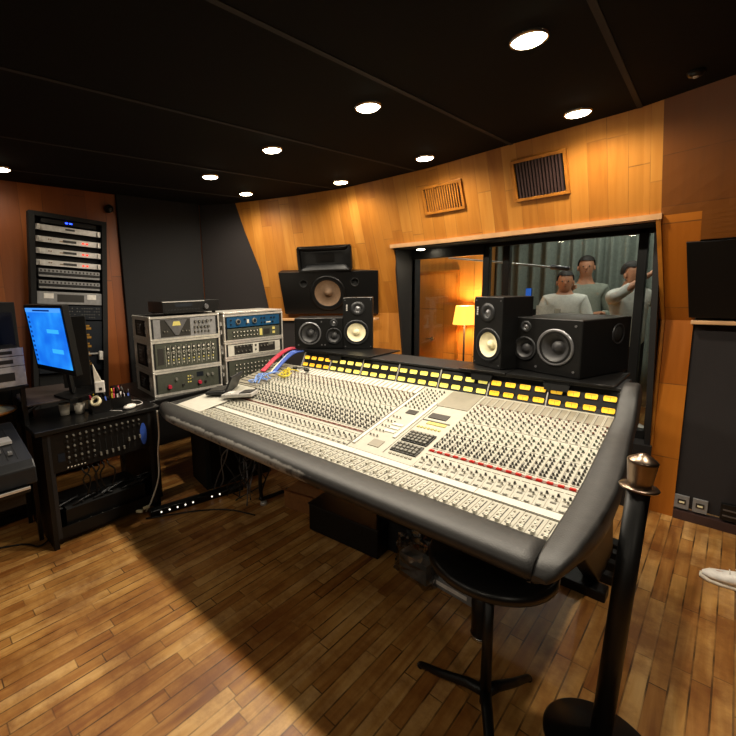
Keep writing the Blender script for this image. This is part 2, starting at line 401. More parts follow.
# dark reveal
mb = MB()
mb.hexa([(-2.13, 3.42, .44), (-2.10, 3.40, .44), (-2.13, 3.62, .44), (-2.10, 3.62, .44), (-2.13, 3.22, 1.82), (-2.10, 3.20, 1.82), (-2.13, 3.62, 1.82), (-2.10, 3.62, 1.82)])
mb.hexa([(-.33, 3.42, 0), (-.30, 3.42, 0), (-.33, 3.62, 0), (-.30, 3.62, 0), (-.37, 3.22, 1.82), (-.34, 3.22, 1.82), (-.37, 3.62, 1.82), (-.34, 3.62, 1.82)])
mb.box(-2.13, -.34, 3.19, 3.62, 1.805, 1.825)
struct(mb.o('trim_9', 'plaster'))
# glazing: black frames and panes
wf = MB()
for (a, b) in ((-2.14, -2.10), (-1.455, -1.405), (-.47, -.42), (-.36, -.33)): wf.box(a, b, 3.47, 3.53, .44, 1.81)
wf.box(-1.33, -1.28, 3.55, 3.61, .44, 1.81)
wf.box(-2.14, -1.43, 3.47, 3.53, 1.72, 1.81); wf.box(-1.43, -.34, 3.47, 3.53, 1.775, 1.81); wf.box(-2.14, -.34, 3.47, 3.53, .44, .5)
win = struct(wf.o('window_1', 'blk2', bevel=.004))
g1 = MB().box(-2.11, -1.43, 3.495, 3.501, .48, 1.74).o('left_pane', 'glass', win)
g2 = MB().box(-1.43, -.45, 3.495, 3.501, .48, 1.79).o('right_pane', 'glass', win)
g3 = MB().box(-.44, -.345, 3.495, 3.501, .48, 1.79).o('side_pane', 'glass', win)
# left wall
struct(MB().box(-4.0, -3.87, -4.4, 3.5, 0, CZ).o('wall_left', 'wood_side'))
mb = MB()
def lx(y, z):   # padded wall panels, corner leaning with the front wall
    return -3.85
struct(MB().prism([(-3.87, 1.53, .0), (-3.87, 2.345, .0), (-3.87, 2.345, CZ), (-3.87, 1.53, CZ)], (.035, 0, 0)).o('wall_left_panel', 'fabric_d', bevel=.006))
mb = MB()
P0 = [[Vector((-3.85, 2.36, z)), Vector((-3.34, 2.80, z)) if z <= 1.24 else Vector((-3.34, 2.80, z)).lerp(Vector((-3.56, 2.60, CZ)), (z-1.24)/(CZ-1.24))] for z in (0, .6, 1.24, 1.8, CZ)]
mb.grid(P0, thick=(-.03, .03, 0)); struct(mb.o('wall_left_panel_angled', 'fabric'))
struct(MB().box(-4.4, 2.3, -4.5, -4.4, 0, CZ).o('wall_back', 'fabric_d'))
struct(MB().box(2.25, 2.35, -4.4, 3.4, 0, CZ).o('wall_right', 'fabric_d'))
# ---- the room beyond the glass
struct(MB().box(-3.6, -2.0, 4.8, 4.9, 0, 2.6).o('wall_booth_back', 'wood_pale'))
struct(MB().prism([(-2.0, 4.8, 0), (-1.98, 4.9, 0), (-2.42, 6.2, 0), (-2.5, 6.2, 0)], (0, 0, 2.6)).o('wall_booth_side', 'wood_pale'))
struct(MB().box(-3.65, -3.55, 3.5, 4.9, 0, 2.6).o('wall_booth_left', 'wood_pale'))
struct(MB().box(-3.65, 1.6, 6.3, 6.4, 0, 2.6).o('wall_live_back', 'plaster'))
struct(MB().box(1.5, 1.6, 3.5, 6.4, 0, 2.6).o('wall_live_right', 'plaster'))
struct(MB().box(-3.65, 1.6, 3.08, 6.4, 2.6, 2.7).o('ceiling_live_room', 'ceil'))
struct(MB().box(-4.3, 2.2, 3.05, 3.12, 2.3, 2.65).o('wall_live_header', 'plaster'))
# booth door in the wooden wall
dr = struct(MB().box(-3.16, -2.30, 4.775, 4.8, 0, 1.62).o('door_1', 'wood_pale', bevel=.004))
mbd = MB(); mbd.box(-3.19, -3.16, 4.765, 4.8, 0, 1.65); mbd.box(-2.30, -2.27, 4.765, 4.8, 0, 1.65); mbd.box(-3.16, -2.30, 4.765, 4.8, 1.62, 1.65)
mbd.o('door_frame', 'trimwood', dr)
mbh = MB(); mbh.cone((-2.58, 4.775, .83), (-2.58, 4.735, .83), .022, .022, 14); mbh.tube([(-2.58, 4.735, .83), (-2.66, 4.735, .83)], .009)
mbh.o('door_handle', 'chrome', dr)
# pleated curtain
mb = MB(); P = []
nx = 420
for z in (0.02, .6, 1.2, 1.8, 2.55):
    row = []
    for i in range(nx+1):
        x = -2.45+3.6*i/nx
        a = .045*math.sin(x*44+1.2*math.sin(x*5))+.02*math.sin(x*17+2+z*.5)
        row.append((x, 6.1+a*(1-.15*z/2.5), z))
    P.append(row)
mb.grid(P, smooth=True, thick=(0, .006, 0)); tag(mb.o('pleated_curtain', 'curtain'), 'grey-green pleated curtain hanging across the room beyond the glass', 'curtain')
mb = MB(); P = []
for z in (0.02, 1.2, 2.55):
    row = []
    for i in range(200):
        y = 3.75+2.3*i/199; a = .04*math.sin(y*44+1.5*math.sin(y*4))
        row.append((.35+a, y, z))
    P.append(row)
mb.grid(P, smooth=True, thick=(.006, 0, 0)); tag(mb.o('side_curtain', 'curtain'), 'grey-green curtain at the right end of the room beyond the glass', 'curtain')

# ---------------------------------------------------------------- ceiling vents
def vent(name, label, xa, xb, za, zb, half):
    cx = (xa+xb)/2; cz = (za+zb)/2; cy = yw(cx, cz)
    o = bpy.data.objects.new(name, None); COL.objects.link(o); o.location = (cx, cy, cz)
    sx = (yw(xb, cz)-yw(xa, cz))/(xb-xa); sz = (yw(cx, zb)-yw(cx, za))/(zb-za)
    X = Vector((1, sx, 0)).normalized(); Z = Vector((0, sz, 1)).normalized(); Y = Z.cross(X).normalized(); Z = X.cross(Y)
    o.rotation_euler = Matrix((X, Y, Z)).transposed().to_euler()
    tag(o, label, 'vent', 'wooden air vents over the window')
    w = (xb-xa)/2; h = (zb-za)/2; t = .018
    mb = MB()
    for a in ((-w, w, h-t, h), (-w, w, -h, -h+t)): mb.box(a[0], a[1], -.02, .01, a[2], a[3])
    for a in ((-w, -w+t), (w-t, w)): mb.box(a[0], a[1], -.02, .01, -h+t, h-t)
    mb.o('frame', 'trimwood', o, bevel=.002)
    MB().box(-w+t, w-t, -.004, .004, -h+t, h-t).o('backing', 'blkm', o)
    n = 15; 
    s = MB()
    for i in range(1, n):
        x = -w+t+(2*w-2*t)*i/n
        s.box(x-.0045, x+.0045, -.016, -.005, -h+t, h-t, mtx=None)
    s.o('slat', 'trimwood' if half else 'skirt', o)
    return o
vent('air_vent', 'smaller wooden slatted vent high on the wall, left of the two', -1.76, -1.43, 2.03, 2.24, True)
vent('air_vent', 'larger dark-slatted wooden vent high on the wall, right of the two', -1.08, -.76, 2.01, 2.27, False)

# ---------------------------------------------------------------- downlights
LAMPS = [(-.593, 1.74, 'big bright ceiling downlight nearest to the camera, above the console right end'),
         (-1.311, 1.761, 'second ceiling downlight of the long row, above the console centre'),
         (-2.079, 1.811, 'third ceiling downlight of the long row, above the console left half'),
         (-2.846, 1.851, 'last ceiling downlight of the long row, over the equipment cases'),
         (-.653, 2.658, 'ceiling downlight close to the wall, just right of the larger vent'),
         (-1.56, 2.73, 'ceiling downlight close to the wall, above the smaller vent'),
         (-2.348, 2.78, 'ceiling downlight close to the wall, above the horn loudspeaker'),
         (-3.143, 2.411, 'ceiling downlight in the far left corner by the padded panel'),
         (-3.517, .645, 'faint ceiling downlight at the left edge, above the wall rack')]
def downlight(x, y, z, label, power, r=.058, grp='round ceiling downlights', spot=True, col=(1., .82, .58)):
    o = E('ceiling_downlight', label, 'downlight', (x, y, z), 0, grp)
    MB().lathe((0, 0, 0), (0, 0, 1), [(r, -.012), (r+.004, -.010), (r+.007, -.002), (r+.007, 0)], 28).lathe((0, 0, 0), (0, 0, 1), [(r, -.012), (r-.004, .0), (r-.006, .003)], 28).o('rim', 'chrome', o)
    mb = MB(); mb.lathe((0, 0, -.004), (0, 0, 1), [(.0005, -.016), (r*.5, -.014), (r*.85, -.009), (r-.002, -.003)], 28); mb.o('lens', 'lamp', o)
    ld = bpy.data.lights.new('lamp', 'SPOT'); ld.energy = power; ld.color = col; ld.spot_size = math.radians(172); ld.spot_blend = .75; ld.shadow_soft_size = .035
    lo = bpy.data.objects.new('lamp', ld); COL.objects.link(lo); lo.location = (0, 0, -.045); lo.parent = o
    return o
for i, (x, y, l) in enumerate(LAMPS):
    downlight(x, y, CZ, l, (54, 58, 54, 28, 34, 26, 20, 18, 4)[i], col=(1., .88, .70))
sm = E('smoke_detector', 'small round fitting on the ceiling at the upper right', 'fitting', (-.203, 2.55, CZ))
MB().lathe((0, 0, 0), (0, 0, 1), [(.001, -.022), (.022, -.02), (.03, -.008), (.03, 0)], 20).o('housing', 'blk2', sm)
MB().lathe((0, 0, 0), (0, 0, 1), [(.001, -.027), (.009, -.026), (.011, -.021)], 12).o('sensor', 'silver', sm)
# second row behind the photographer lights the near floor
for (x, y, p, l) in ((.16, 1.72, 46, 'ceiling downlight right of the camera beyond the frame'), (-2.9, -1.1, 16, 'ceiling downlight behind the camera by the left wall'), (-1.5, -1.1, 16, 'ceiling downlight behind the camera, left'), (-.1, -1.1, 16, 'ceiling downlight straight behind the camera'), (1.3, -.2, 16, 'ceiling downlight right of the camera, near the right wall'),
                  (-2.84, -3.9, 16, 'ceiling downlight at the rear wall, left'), (-1.58, -3.9, 16, 'ceiling downlight at the rear wall, middle'), (-.2, -3.9, 12, 'ceiling downlight at the rear wall, right')):
    o_ = downlight(x, y, CZ, l, p, grp='round ceiling downlights behind the camera', col=(1., .88, .70))
    if x == .16:
        for q_ in o_.children:
            if q_.type == 'LIGHT': q_.data.spot_size = math.radians(105); q_.data.spot_blend = .5
for (x, y, p) in ((-1.25, 4.35, 18), (-.62, 4.5, 18), (-1.25, 5.5, 16), (-.4, 5.5, 14), (-2.75, 4.1, 14)):  # last lamp is added to brighten the wooden booth
    downlight(x, y, 2.6, 'round unseen downlight in the ceiling of the room beyond the glass', p, .05, 'downlights beyond the glass', col=(1., .97, .86))
rl = downlight(-1.93, 3.33, 1.805, 'small downlight in the dark soffit of the window, above the left pane', 2.5, .04, None)
# ceiling sensor / little speaker on the left wall beside the rack
cs = E('wall_speaker', 'small dark fitting high on the left wall, beside the black padded panel', 'fitting', (-3.87, 1.46, 2.22))
MB().lathe((0, 0, 0), (1, 0, 0), [(.035, 0), (.035, .04), (.022, .055), (.001, .058)], 18).o('body', 'blk2', cs)
# floor lamp in the booth
fl = E('floor_lamp', 'lit floor lamp with pale shade standing in the wood-panelled booth', 'lamp', (-2.11, 4.6, 0))
MB().lathe((0, 0, 0), (0, 0, 1), [(.001, .03), (.12, .025), (.13, 0), (.001, 0)], 24).o('base', 'blk2', fl)
MB().cone((0, 0, .02), (0, 0, 1.15), .01, .01, 10).o('pole', 'char', fl)
MB().lathe((0, 0, 0), (0, 0, 1), [(.125, 1.04), (.095, 1.245)], 32).o('lamp_shade', 'shade', fl)
ld = bpy.data.lights.new('lamp_bulb', 'POINT'); ld.energy = 30; ld.color = (1., .68, .35); ld.shadow_soft_size = .05
lo = bpy.data.objects.new('lamp_bulb', ld); COL.objects.link(lo); lo.location = (0, 0, 1.17); lo.parent = fl
# ================================================================ mixing console
CO = Vector((-1.44, 1.30, 0))        # base: floor under the middle of the front edge
con = E('mixing_console', 'long cream mixing console with black leather armrest and rows of yellow meters', 'mixing console', CO)
PROF = [(1.285, .748), (1.455, .752), (1.60, .784), (2.20, .905)]
def sz(y):
    for (a, b), (p, q) in zip(PROF, PROF[1:]):
        if y <= p: return b+(q-b)*(y-a)/(p-a)
    return PROF[-1][1]
def C_(): return MB(off=CO)
def rect(mb, x0, x1, y0, y1, h=.0012, mi=0, base=-.001):
    """thin raised plate lying on the sloping surface"""
    mb.hexa([(x0, y0, sz(y0)+base), (x1, y0, sz(y0)+base), (x0, y1, sz(y1)+base), (x1, y1, sz(y1)+base),
             (x0, y0, sz(y0)+h), (x1, y0, sz(y0)+h), (x0, y1, sz(y1)+h), (x1, y1, sz(y1)+h)], mi)
BX = [-.32-.28*i for i in range(9)]   # bay edges, right to left
P4 = ['cream', 'creamw', 'linegrey', 'pgrey', 'kblk', 'kgry', 'ledy', 'kbrn', 'kgrn']
chan = []
for bay in range(8):
    xr = BX[bay]; xl = BX[bay+1]
    mb = C_()
    # body of the bay
    for (ya, yb) in ((1.285, 1.455), (1.455, 1.60), (1.60, 2.20)):
        mb.hexa([(xl, ya, .70), (xr, ya, .70), (xl, yb, .70), (xr, yb, .70), (xl, ya, sz(ya)), (xr, ya, sz(ya)), (xl, yb, sz(yb)), (xr, yb, sz(yb))], 0)
    rect(mb, xl+.001, xr-.001, 1.422, 1.462, .004, 1)       # writing strip
    rect(mb, xl+.001, xr-.001, 1.464, 1.468, .002, 2)
    rect(mb, xl+.001, xr-.001, 1.416, 1.419, .002, 2)
    name = 'channel_bay'
    if bay in (2, 3):
        name = 'master_bay'
    for c in range(8):
        x0 = xr-.035*(c+1); x1 = x0+.035; xc = x0+.0175
        if bay != 2 and bay != 7 and not (bay == 3 and c < 2):
            chan.append((bay, c, xc))
            rect(mb, x0-.0007, x0+.0007, 1.47, 2.19, .0012, 3)
            for y in (1.575, 1.625, 1.77, 1.90, 2.0, 2.09): rect(mb, x0+.003, x1-.003, y, y+.0018, .0012, 2)
            rect(mb, xc-.0155, xc-.0145+.002, 1.64, 1.76, .0013, 3)
            # vent-like blank field at the top of each strip
            rect(mb, x0+.004, x1-.004, 2.095, 2.185, .0013, 3 if bay < 2 else 1)
            rect(mb, x0+.006, x0+.009, 2.10, 2.18, .0018, 2)
            rect(mb, x0+.010, x1-.007, 1.505, 1.513, .0016, 2)
            for q in range(3): rect(mb, x0+.006, x0+.011, 1.645+.032*q, 1.660+.032*q, .002, 5)
        if bay != 7:
            rect(mb, x0-.0006, x0+.0006, 1.29, 1.414, .0012, 3)
            rect(mb, xc+.003, xc+.0055, 1.30, 1.40, .0014, 4)          # fader slot
            for q in range(4): rect(mb, xc-.011, xc-.006, 1.31+.026*q, 1.319+.026*q, .0025, (5, 3, 1, 3)[q])
            rect(mb, xc-.003, xc+.001, 1.30, 1.303, .0014, 2); rect(mb, xc-.003, xc+.001, 1.35, 1.352, .0014, 2)
    if bay == 2:     # master section
        rect(mb, -1.055, -.89, 2.0, 2.19, .003, 3)
        rect(mb, -1.03, -.935, 1.865, 1.915, .004, 4)
        rect(mb, -1.04, -.90, 1.835, 1.842, .003, 2)
        rect(mb, -1.005, -.91, 1.805, 1.828, .004, 6)
        for q in range(7): rect(mb, -1.03+.018*q, -1.02+.018*q, 1.760, 1.772, .005, 6)
        rect(mb, -1.075, -1.060, 1.62, 2.02, .006, 1); rect(mb, -1.046, -1.043, 1.50, 2.19, .002, 2)
        rect(mb, -1.155, -1.10, 1.86, 1.90, .004, 4)
        for q in range(3): rect(mb, -1.15, -1.09, 1.655+.035*q, 1.675+.035*q, .004, 1)
        for q in range(6): rect(mb, -1.02+.020*q, -1.007+.020*q, 1.505, 1.515, .004, 3)
        rect(mb, -1.145, -1.085, 1.52, 1.575, .003, 3)
    if bay == 3:
        rect(mb, -1.232, -1.228, 1.47, 2.19, .003, 2); rect(mb, -1.22, -1.205, 1.50, 2.1, .006, 1)
    if bay == 7:     # blank left end with the patch bay behind
        rect(mb, xl+.002, xr-.003, 1.31, 1.60, .002, 1)
        rect(mb, xl+.01, xr-.01, 1.76, 2.18, .004, 3)
        for j in range(9):
            for i in range(22): rect(mb, xl+.02+.011*i, xl+.026+.011*i, 1.775+.044*j, 1.783+.044*j, .006, 4)
    mb.o(name, P4, con)
# knobs: a shaded skirt with a coloured cap
KCOL = ['kblk', 'kgry', 'kwht', 'kgrn', 'kbrn']
NRM = Vector((0, -(.905-.784)/.60, 1)).normalized()
def knob_geo(mb, p, r, h, mi, skirt, n=8):
    p = Vector(p)
    mb.cone(p-NRM*.001, p+NRM*h*.35, r*1.25, r*1.15, n, skirt, True, False)
    mb.cone(p+NRM*h*.3, p+NRM*h, r*.85, r*.7, n, mi, True, True)
    q = p+NRM*(h+.0002)
    mb.box(q.x-r*.12, q.x+r*.12, q.y, q.y+r*.7, q.z-.0003, q.z+.0006, 2)
knobs = []
rows = [(1.640, 0, 1, -1), (1.640, 0, 0, 1), (1.662, 0, 0, -1), (1.662, 0, 0, 1), (1.684, 0, 0, 1), (1.706, 0, 0, -1), (1.706, 0, 0, 1), (1.728, 0, 0, 1), (1.750, 0, 0, -1), (1.750, 0, 0, 1),
        (1.785, 3, 1, -1), (1.798, 1, 1, 1), (1.812, 3, 1, -1), (1.828, 1, 0, 1), (1.845, 3, 0, -1), (1.858, 3, 1, 1), (1.875, 1, 0, -1),
        (1.912, 1, 1, 1), (1.925, 3, 0, -1), (1.94, 1, 0, 1), (1.957, 3, 0, -1), (1.972, 1, 0, 1), (1.988, 0, 0, -1),
        (2.012, 4, 1, 1), (2.028, 1, 1, -1), (2.045, 4, 0, 1), (2.062, 1, 0, -1), (2.078, 4, 0, 1),
        (1.535, 1, 1, -1), (1.55, 0, 0, 1), (1.525, 1, 0, 1)]
for bay, c, xc in chan:
    for (y, k, s, side) in rows:
        knobs.append((xc+side*.0065, y, k, (.0052, .0046)[s == 0], k))
for j in range(9):
    for i in range(5): knobs.append((-1.195+.026*i, 1.93+.028*j, (0, 1, 3)[(i+j) % 3], .005, 0))
for j in range(5):
    for i in range(3): knobs.append((-1.185+.02*i, 1.60+.05*j, 1, .005, 0))
knobs.sort(key=lambda k: (k[0]**2+k[1]**2))
proto = {}
for i, (x, y, k, r, _) in enumerate(knobs[:100]):
    key = (k, r)
    if key not in proto:
        mb = MB(); knob_geo(mb, (0, 0, 0), r, .011, k, 1 if k != 1 else 2); proto[key] = mb.mesh('knob', KCOL)
    o = bpy.data.objects.new('knob', proto[key]); COL.objects.link(o); o.parent = con; o.location = Vector((x, y, sz(y)))-CO
mb = C_()
for (x, y, k, r, _) in knobs[100:]: knob_geo(mb, (x, y, sz(y)), r, .011, k, 1 if k != 1 else 2, 6)
st = mb.o('knobs', KCOL, con); st['kind'] = 'stuff'
# small fader caps (short faders behind the strip) and long-throw fader caps
def cap_mesh(name, w, l, h, mats):
    mb = MB(); mb.hexa([(-w, -l, 0), (w, -l, 0), (-w, l, 0), (w, l, 0), (-w, -l*.8, h), (w, -l*.8, h), (-w, l*.8, h), (w, l*.8, h)]); mb.box(-w, w, -.0007, .0007, h-.0003, h+.0006, 1)
    return mb.mesh(name, mats)
capm = cap_mesh('fader_cap', .0048, .009, .009, ['kwht', 'kblk'])
for bay in range(7):
    for c in range(8):
        xc = BX[bay]-.035*c-.0175
        y = 1.302+.006*random.random() if bay < 2 else 1.305+.07*random.random()**2
        if bay == 7: continue
        o = bpy.data.objects.new('fader_cap', capm); COL.objects.link(o); o.parent = con; o.location = Vector((xc+.0042, y, sz(y)+.001))-CO
# lit buttons: red row, pale row in front of it
rb = cap_mesh('red_button', .0095, .0068, .006, ['kred', 'kbrn'])
rbs = cap_mesh('red_button', .009, .0035, .004, ['kbrn', 'kbrn'])
wb = cap_mesh('mute_button', .0075, .0055, .005, ['creamw', 'linegrey'])
n = 0
for bay, c, xc in chan:
    o = bpy.data.objects.new('red_button', rb if bay < 2 else rbs); COL.objects.link(o); o.parent = con; o.location = Vector((xc, 1.604, sz(1.604)+.001))-CO
    for y in ((1.478,) if bay > 1 else (1.476, )):
        o = bpy.data.objects.new('mute_button', wb); COL.objects.link(o); o.parent = con; o.location = Vector((xc, y, sz(y)+.001))-CO
for (a, b) in ((BX[2], BX[0]), (BX[7], -1.232)):
    mb = C_(); rect(mb, a+.002, b-.002, 1.597, 1.611, .0022, 0); mb.o('red_strip', ['kbrn'], con)
# key pads
def keypad(x0, x1, y0, y1, nx, ny, face, key):
    mb = C_(); rect(mb, x0, x1, y0, y1, .006, 0); p = mb.o('keypad', face, con, bevel=.0015)
    mb = C_()
    for i in range(nx):
        for j in range(ny):
            a = x0+.006+(x1-x0-.008)*i/nx; b = y0+.006+(y1-y0-.008)*j/ny; rect(mb, a, a+(x1-x0)/nx*.62, b, b+(y1-y0)/ny*.6, .013, 0, .004)
    mb.o('key', key, p)
keypad(-1.03, -.90, 1.62, 1.715, 6, 4, 'blk2', 'kgry')
keypad(-1.03, -.90, 1.53, 1.605, 6, 3, 'kblk', 'kgry')
# armrest
def sweep(mb, prof, x0, x1, n=40, f=None, mi=0):
    P = []
    for i in range(n+1):
        x = x0+(x1-x0)*i/n
        P.append([(f(x, q) if f else (x, q[0], q[1])) for q in prof+[prof[0]]])
    r = len(prof)
    mb.grid(P, mi, True)
    mb._add([P[0][j] for j in range(r)], [tuple(range(r))], mi); mb._add([P[-1][j] for j in range(r)], [tuple(range(r))], mi)
ar = [(1.287, .752), (1.27, .757), (1.20, .756), (1.165, .748), (1.147, .734), (1.141, .715), (1.150, .697), (1.18, .687), (1.24, .683), (1.287, .683)]
AO = Vector((-1.55, 1.16, 0))
mb = MB(off=AO)
def armf(x, q):
    y, z = q
    t = max(0., min(1., (-2.30-x)/.42)); y = y+(1.287-y)*(t*t)*.75
    t2 = max(0, (x+.45)/.2)
    return (x, y, z-.0*t2)
sweep(mb, ar, -2.66, -.322, 60, armf)
arm = mb.o('armrest', 'leather', con); arm.location = AO-CO
# left end cap and right cheek, both padded
mb = C_()
lc = [(-2.74, 1.287), (-2.56, 1.287), (-2.56, 2.24), (-2.66, 2.24), (-2.74, 1.6)]
mb.hexa([(-2.66, 1.28, .66), (-2.56, 1.28, .66), (-2.62, 2.3, .70), (-2.56, 2.3, .70), (-2.66, 1.28, .748), (-2.56, 1.28, .750), (-2.62, 2.3, .80), (-2.56, 2.3, .80)])
mb.o('left_cheek', 'leather', con, bevel=.012)
mb = C_()
# cheek: stations along y: inner x, outer x, top z, bottom z
st_ = [(1.145, -.322, -.285, .722, .695), (1.165, -.322, -.268, .742, .685), (1.20, -.322, -.256, .757, .68), (1.26, -.322, -.245, .763, .67), (1.37, -.322, -.236, .772, .65), (1.5, -.320, -.226, .785, .62), (1.65, -.319, -.222, .81, .60), (1.8, -.319, -.226, .845, .58),
       (1.95, -.318, -.238, .885, .56), (2.12, -.318, -.248, .925, .56), (2.18, -.318, -.252, .99, .56), (2.23, -.318, -.258, 1.035, .56), (2.30, -.318, -.262, 1.045, .56), (2.38, -.318, -.268, 1.03, .60), (2.46, -.318, -.27, .98, .66)]
P = []
for (y, xi, xo, zt, zb) in st_:
    e = .012; ti = zt-.004
    P.append([(xi, y, zb), (xi, y, ti), (xi+e*.6, y, zt), (xo-e, y, zt), (xo-e*.3, y, zt-e*.35), (xo, y, zt-e), (xo-.004, y, (zt+zb)/2), (xo-.03, y, zb+.01), (xo-.05, y, zb), (xi, y, zb)])
mb.grid(P, 0, True)
mb._add(P[0][:-1], [tuple(range(9))]); mb._add(P[-1][:-1], [tuple(range(9))])
mb.o('right_cheek', 'leather', con)
# meter bridge: housing, dividers, meters, top plate
mb = C_()
mb.prism([(-2.27, 2.195, .88), (-2.27, 2.26, 1.01), (-2.27, 2.47, 1.01), (-2.27, 2.52, .70), (-2.27, 2.2, .70)], (1.95, 0, 0))
mb.o('meter_bridge', 'blk', con, bevel=.004)
mb = C_(); mb.box(-2.29, -.319, 2.25, 2.50, 1.009, 1.022); mb.o('bridge_top', 'char', con, bevel=.003)
MN = Vector((0, -(1.01-.88), .065)).normalized(); MU = Vector((0, .065, .13)).normalized()
mm = {}
for key, mt in ((0, 'meter'), (1, 'meter2')):
    mb = MB()
    mb.hexa([(-.026, 0, -.0155), (.026, 0, -.0155), (-.026, .004, -.0155), (.026, .004, -.0155), (-.026, 0, .0155), (.026, 0, .0155), (-.026, .004, .0155), (.026, .004, .0155)], 0)
    pts = [(-.022, -.012), (.022, -.012), (.0245, -.004), (.0245, .008), (.021, .012), (-.021, .012), (-.0245, .008), (-.0245, -.004)]
    mb.prism([(a, -.0012, b) for a, b in pts], (0, .002, 0), 1)
    mb.box(-.0005, .0009, -.0018, -.001, -.008, .007, 2); mb.box(-.016, .016, -.0018, -.001, .0065, .0078, 2)
    mm[key] = mb.mesh('meter', ['blkm', mt, 'kbrn'])
for bay in range(7):
    for c in range(4):
        for r in range(2):
            xc = BX[bay]-.035-.07*c
            p = Vector((xc, 2.195, .88))+MU*(.048+.054*r)+MN*.003
            o = bpy.data.objects.new('meter', mm[0 if bay < 2 or bay == 6 else 1]); COL.objects.link(o); o.parent = con
            o.location = p-CO; o.rotation_euler = (math.atan2(-MU.y, MU.z), 0, 0)
for bay in range(8):
    mb = C_(); x = BX[bay] if bay else -.322
    mb.hexa([(x-.0025, 2.193-.004, .885), (x+.0025, 2.193-.004, .885), (x-.0025, 2.21, .885), (x+.0025, 2.21, .885),
             (x-.0025, 2.256-.004, 1.008), (x+.0025, 2.256-.004, 1.008), (x-.0025, 2.27, 1.008), (x+.0025, 2.27, 1.008)])
    mb.o('bridge_divider', 'alu', con)
mb = C_(); mb.hexa([(-2.27, 2.205, .905), (-.325, 2.205, .905), (-2.27, 2.22, .90), (-.325, 2.22, .90), (-2.27, 2.2145, .922), (-.325, 2.2145, .922), (-2.27, 2.23, .92), (-.325, 2.23, .92)])
mb.o('button_row', 'char', con)
# belly of the desk and its stands
mb = C_(); mb.prism([(-2.6, 1.42, .70), (-2.6, 2.45, .70), (-2.6, 2.40, .52), (-2.6, 1.62, .58)], (2.27, 0, 0)); mb.o('underside', 'blkm', con)
mb = C_(); mb.prism([(-.42, 1.62, .62), (-.42, 2.42, .66), (-.42, 2.62, .05), (-.42, 2.30, .05)], (.07, 0, 0)); mb.o('end_stand', 'blk', con, bevel=.006)
mb = C_()
mb.box(-.50, -.31, 2.22, 2.30, 0, .05); mb.box(-.50, -.31, 2.70, 2.78, 0, .05); mb.box(-.50, -.42, 2.30, 2.70, 0, .05)
for y_ in (2.38, 2.50, 2.61): mb.box(-.42, -.31, y_, y_+.05, 0, .05)
mb.o('stand_foot', 'blk', con, bevel=.005)
mb = C_()
mb.tube(bez([(-2.20, 1.70, .62), (-2.20, 1.70, .3), (-2.20, 1.70, .08), (-2.19, 1.74, .045), (-2.16, 2.2, .045), (-2.16, 2.28, .1), (-2.16, 2.28, .6)], 8), .014, 8)
mb.o('leg_frame', 'blk2', con)
mb = C_(); mb.cone((-2.20, 1.72, .0), (-2.20, 1.72, .022), .026, .022, 16); mb.cone((-2.20, 1.72, .02), (-2.20, 1.72, .045), .008, .008, 8); mb.o('glide', 'silver', con)
# ================================================================ loudspeakers
def ring_driver(parent, x, z, y, r, cone, name='driver', dome=None, depth=.4, frame='char', capr=.32, n=32):
    """round driver set in the front baffle (front faces -y): outer frame, rubber surround, cone, dust cap"""
    mb = MB()
    mb.lathe((x, y, z), (0, -1, 0), [(r*1.12, -.002), (r*1.12, .004), (r*1.0, .007), (r*.97, .003)], n, mis=[0, 0, 0])
    mb.lathe((x, y, z), (0, -1, 0), [(r*.97, .003), (r*.90, .008), (r*.82, .002)], n, 1)
    mb.lathe((x, y, z), (0, -1, 0), [(r*.82, .002), (r*capr, -r*depth)], n, 2)
    mb.lathe((x, y, z), (0, -1, 0), [(r*capr, -r*depth), (r*capr*.8, -r*depth+r*.16), (r*capr*.4, -r*depth+r*.26), (.0006, -r*depth+r*.29)], n, 3)
    return mb.o(name, [frame, 'blk2', cone, dome or cone], parent)
def hollow_box(w, d, h, holes, mat_, parent, name='cabinet', y0=0., bevel=.004, poly=None):
    """cabinet with real round openings in its front baffle; w along x, front at y=0, depth to +y"""
    me = MB()
    if poly: me.prism([(a, y0, b) for a, b in poly], (0, d, 0))
    else: me.box(-w/2, w/2, y0, y0+d, 0, h)
    o = me.o(name, [mat_, 'blkm'], parent)
    if holes:
        c = MB()
        for (x, z, r, dp) in holes: c.cone((x, -.02, z), (x, dp, z), r, r, 36, 1)
        cm = c.mesh('cut', [mat_, 'blkm'])
        # bake the boolean so that no cutter object stays in the scene
        co = bpy.data.objects.new('cut', cm); COL.objects.link(co); co.parent = parent
        md = o.modifiers.new('b', 'BOOLEAN'); md.object = co; md.operation = 'DIFFERENCE'; md.solver = 'EXACT'
        bpy.context.view_layer.update()
        dg = bpy.context.evaluated_depsgraph_get(); nm = bpy.data.meshes.new_from_object(o.evaluated_get(dg))
        o.modifiers.clear(); o.data = nm; bpy.data.objects.remove(co); bpy.data.meshes.remove(cm)
    if bevel:
        b = o.modifiers.new('bevel', 'BEVEL'); b.width = bevel; b.segments = 2; b.limit_method = 'ANGLE'; b.angle_limit = .9
    return o
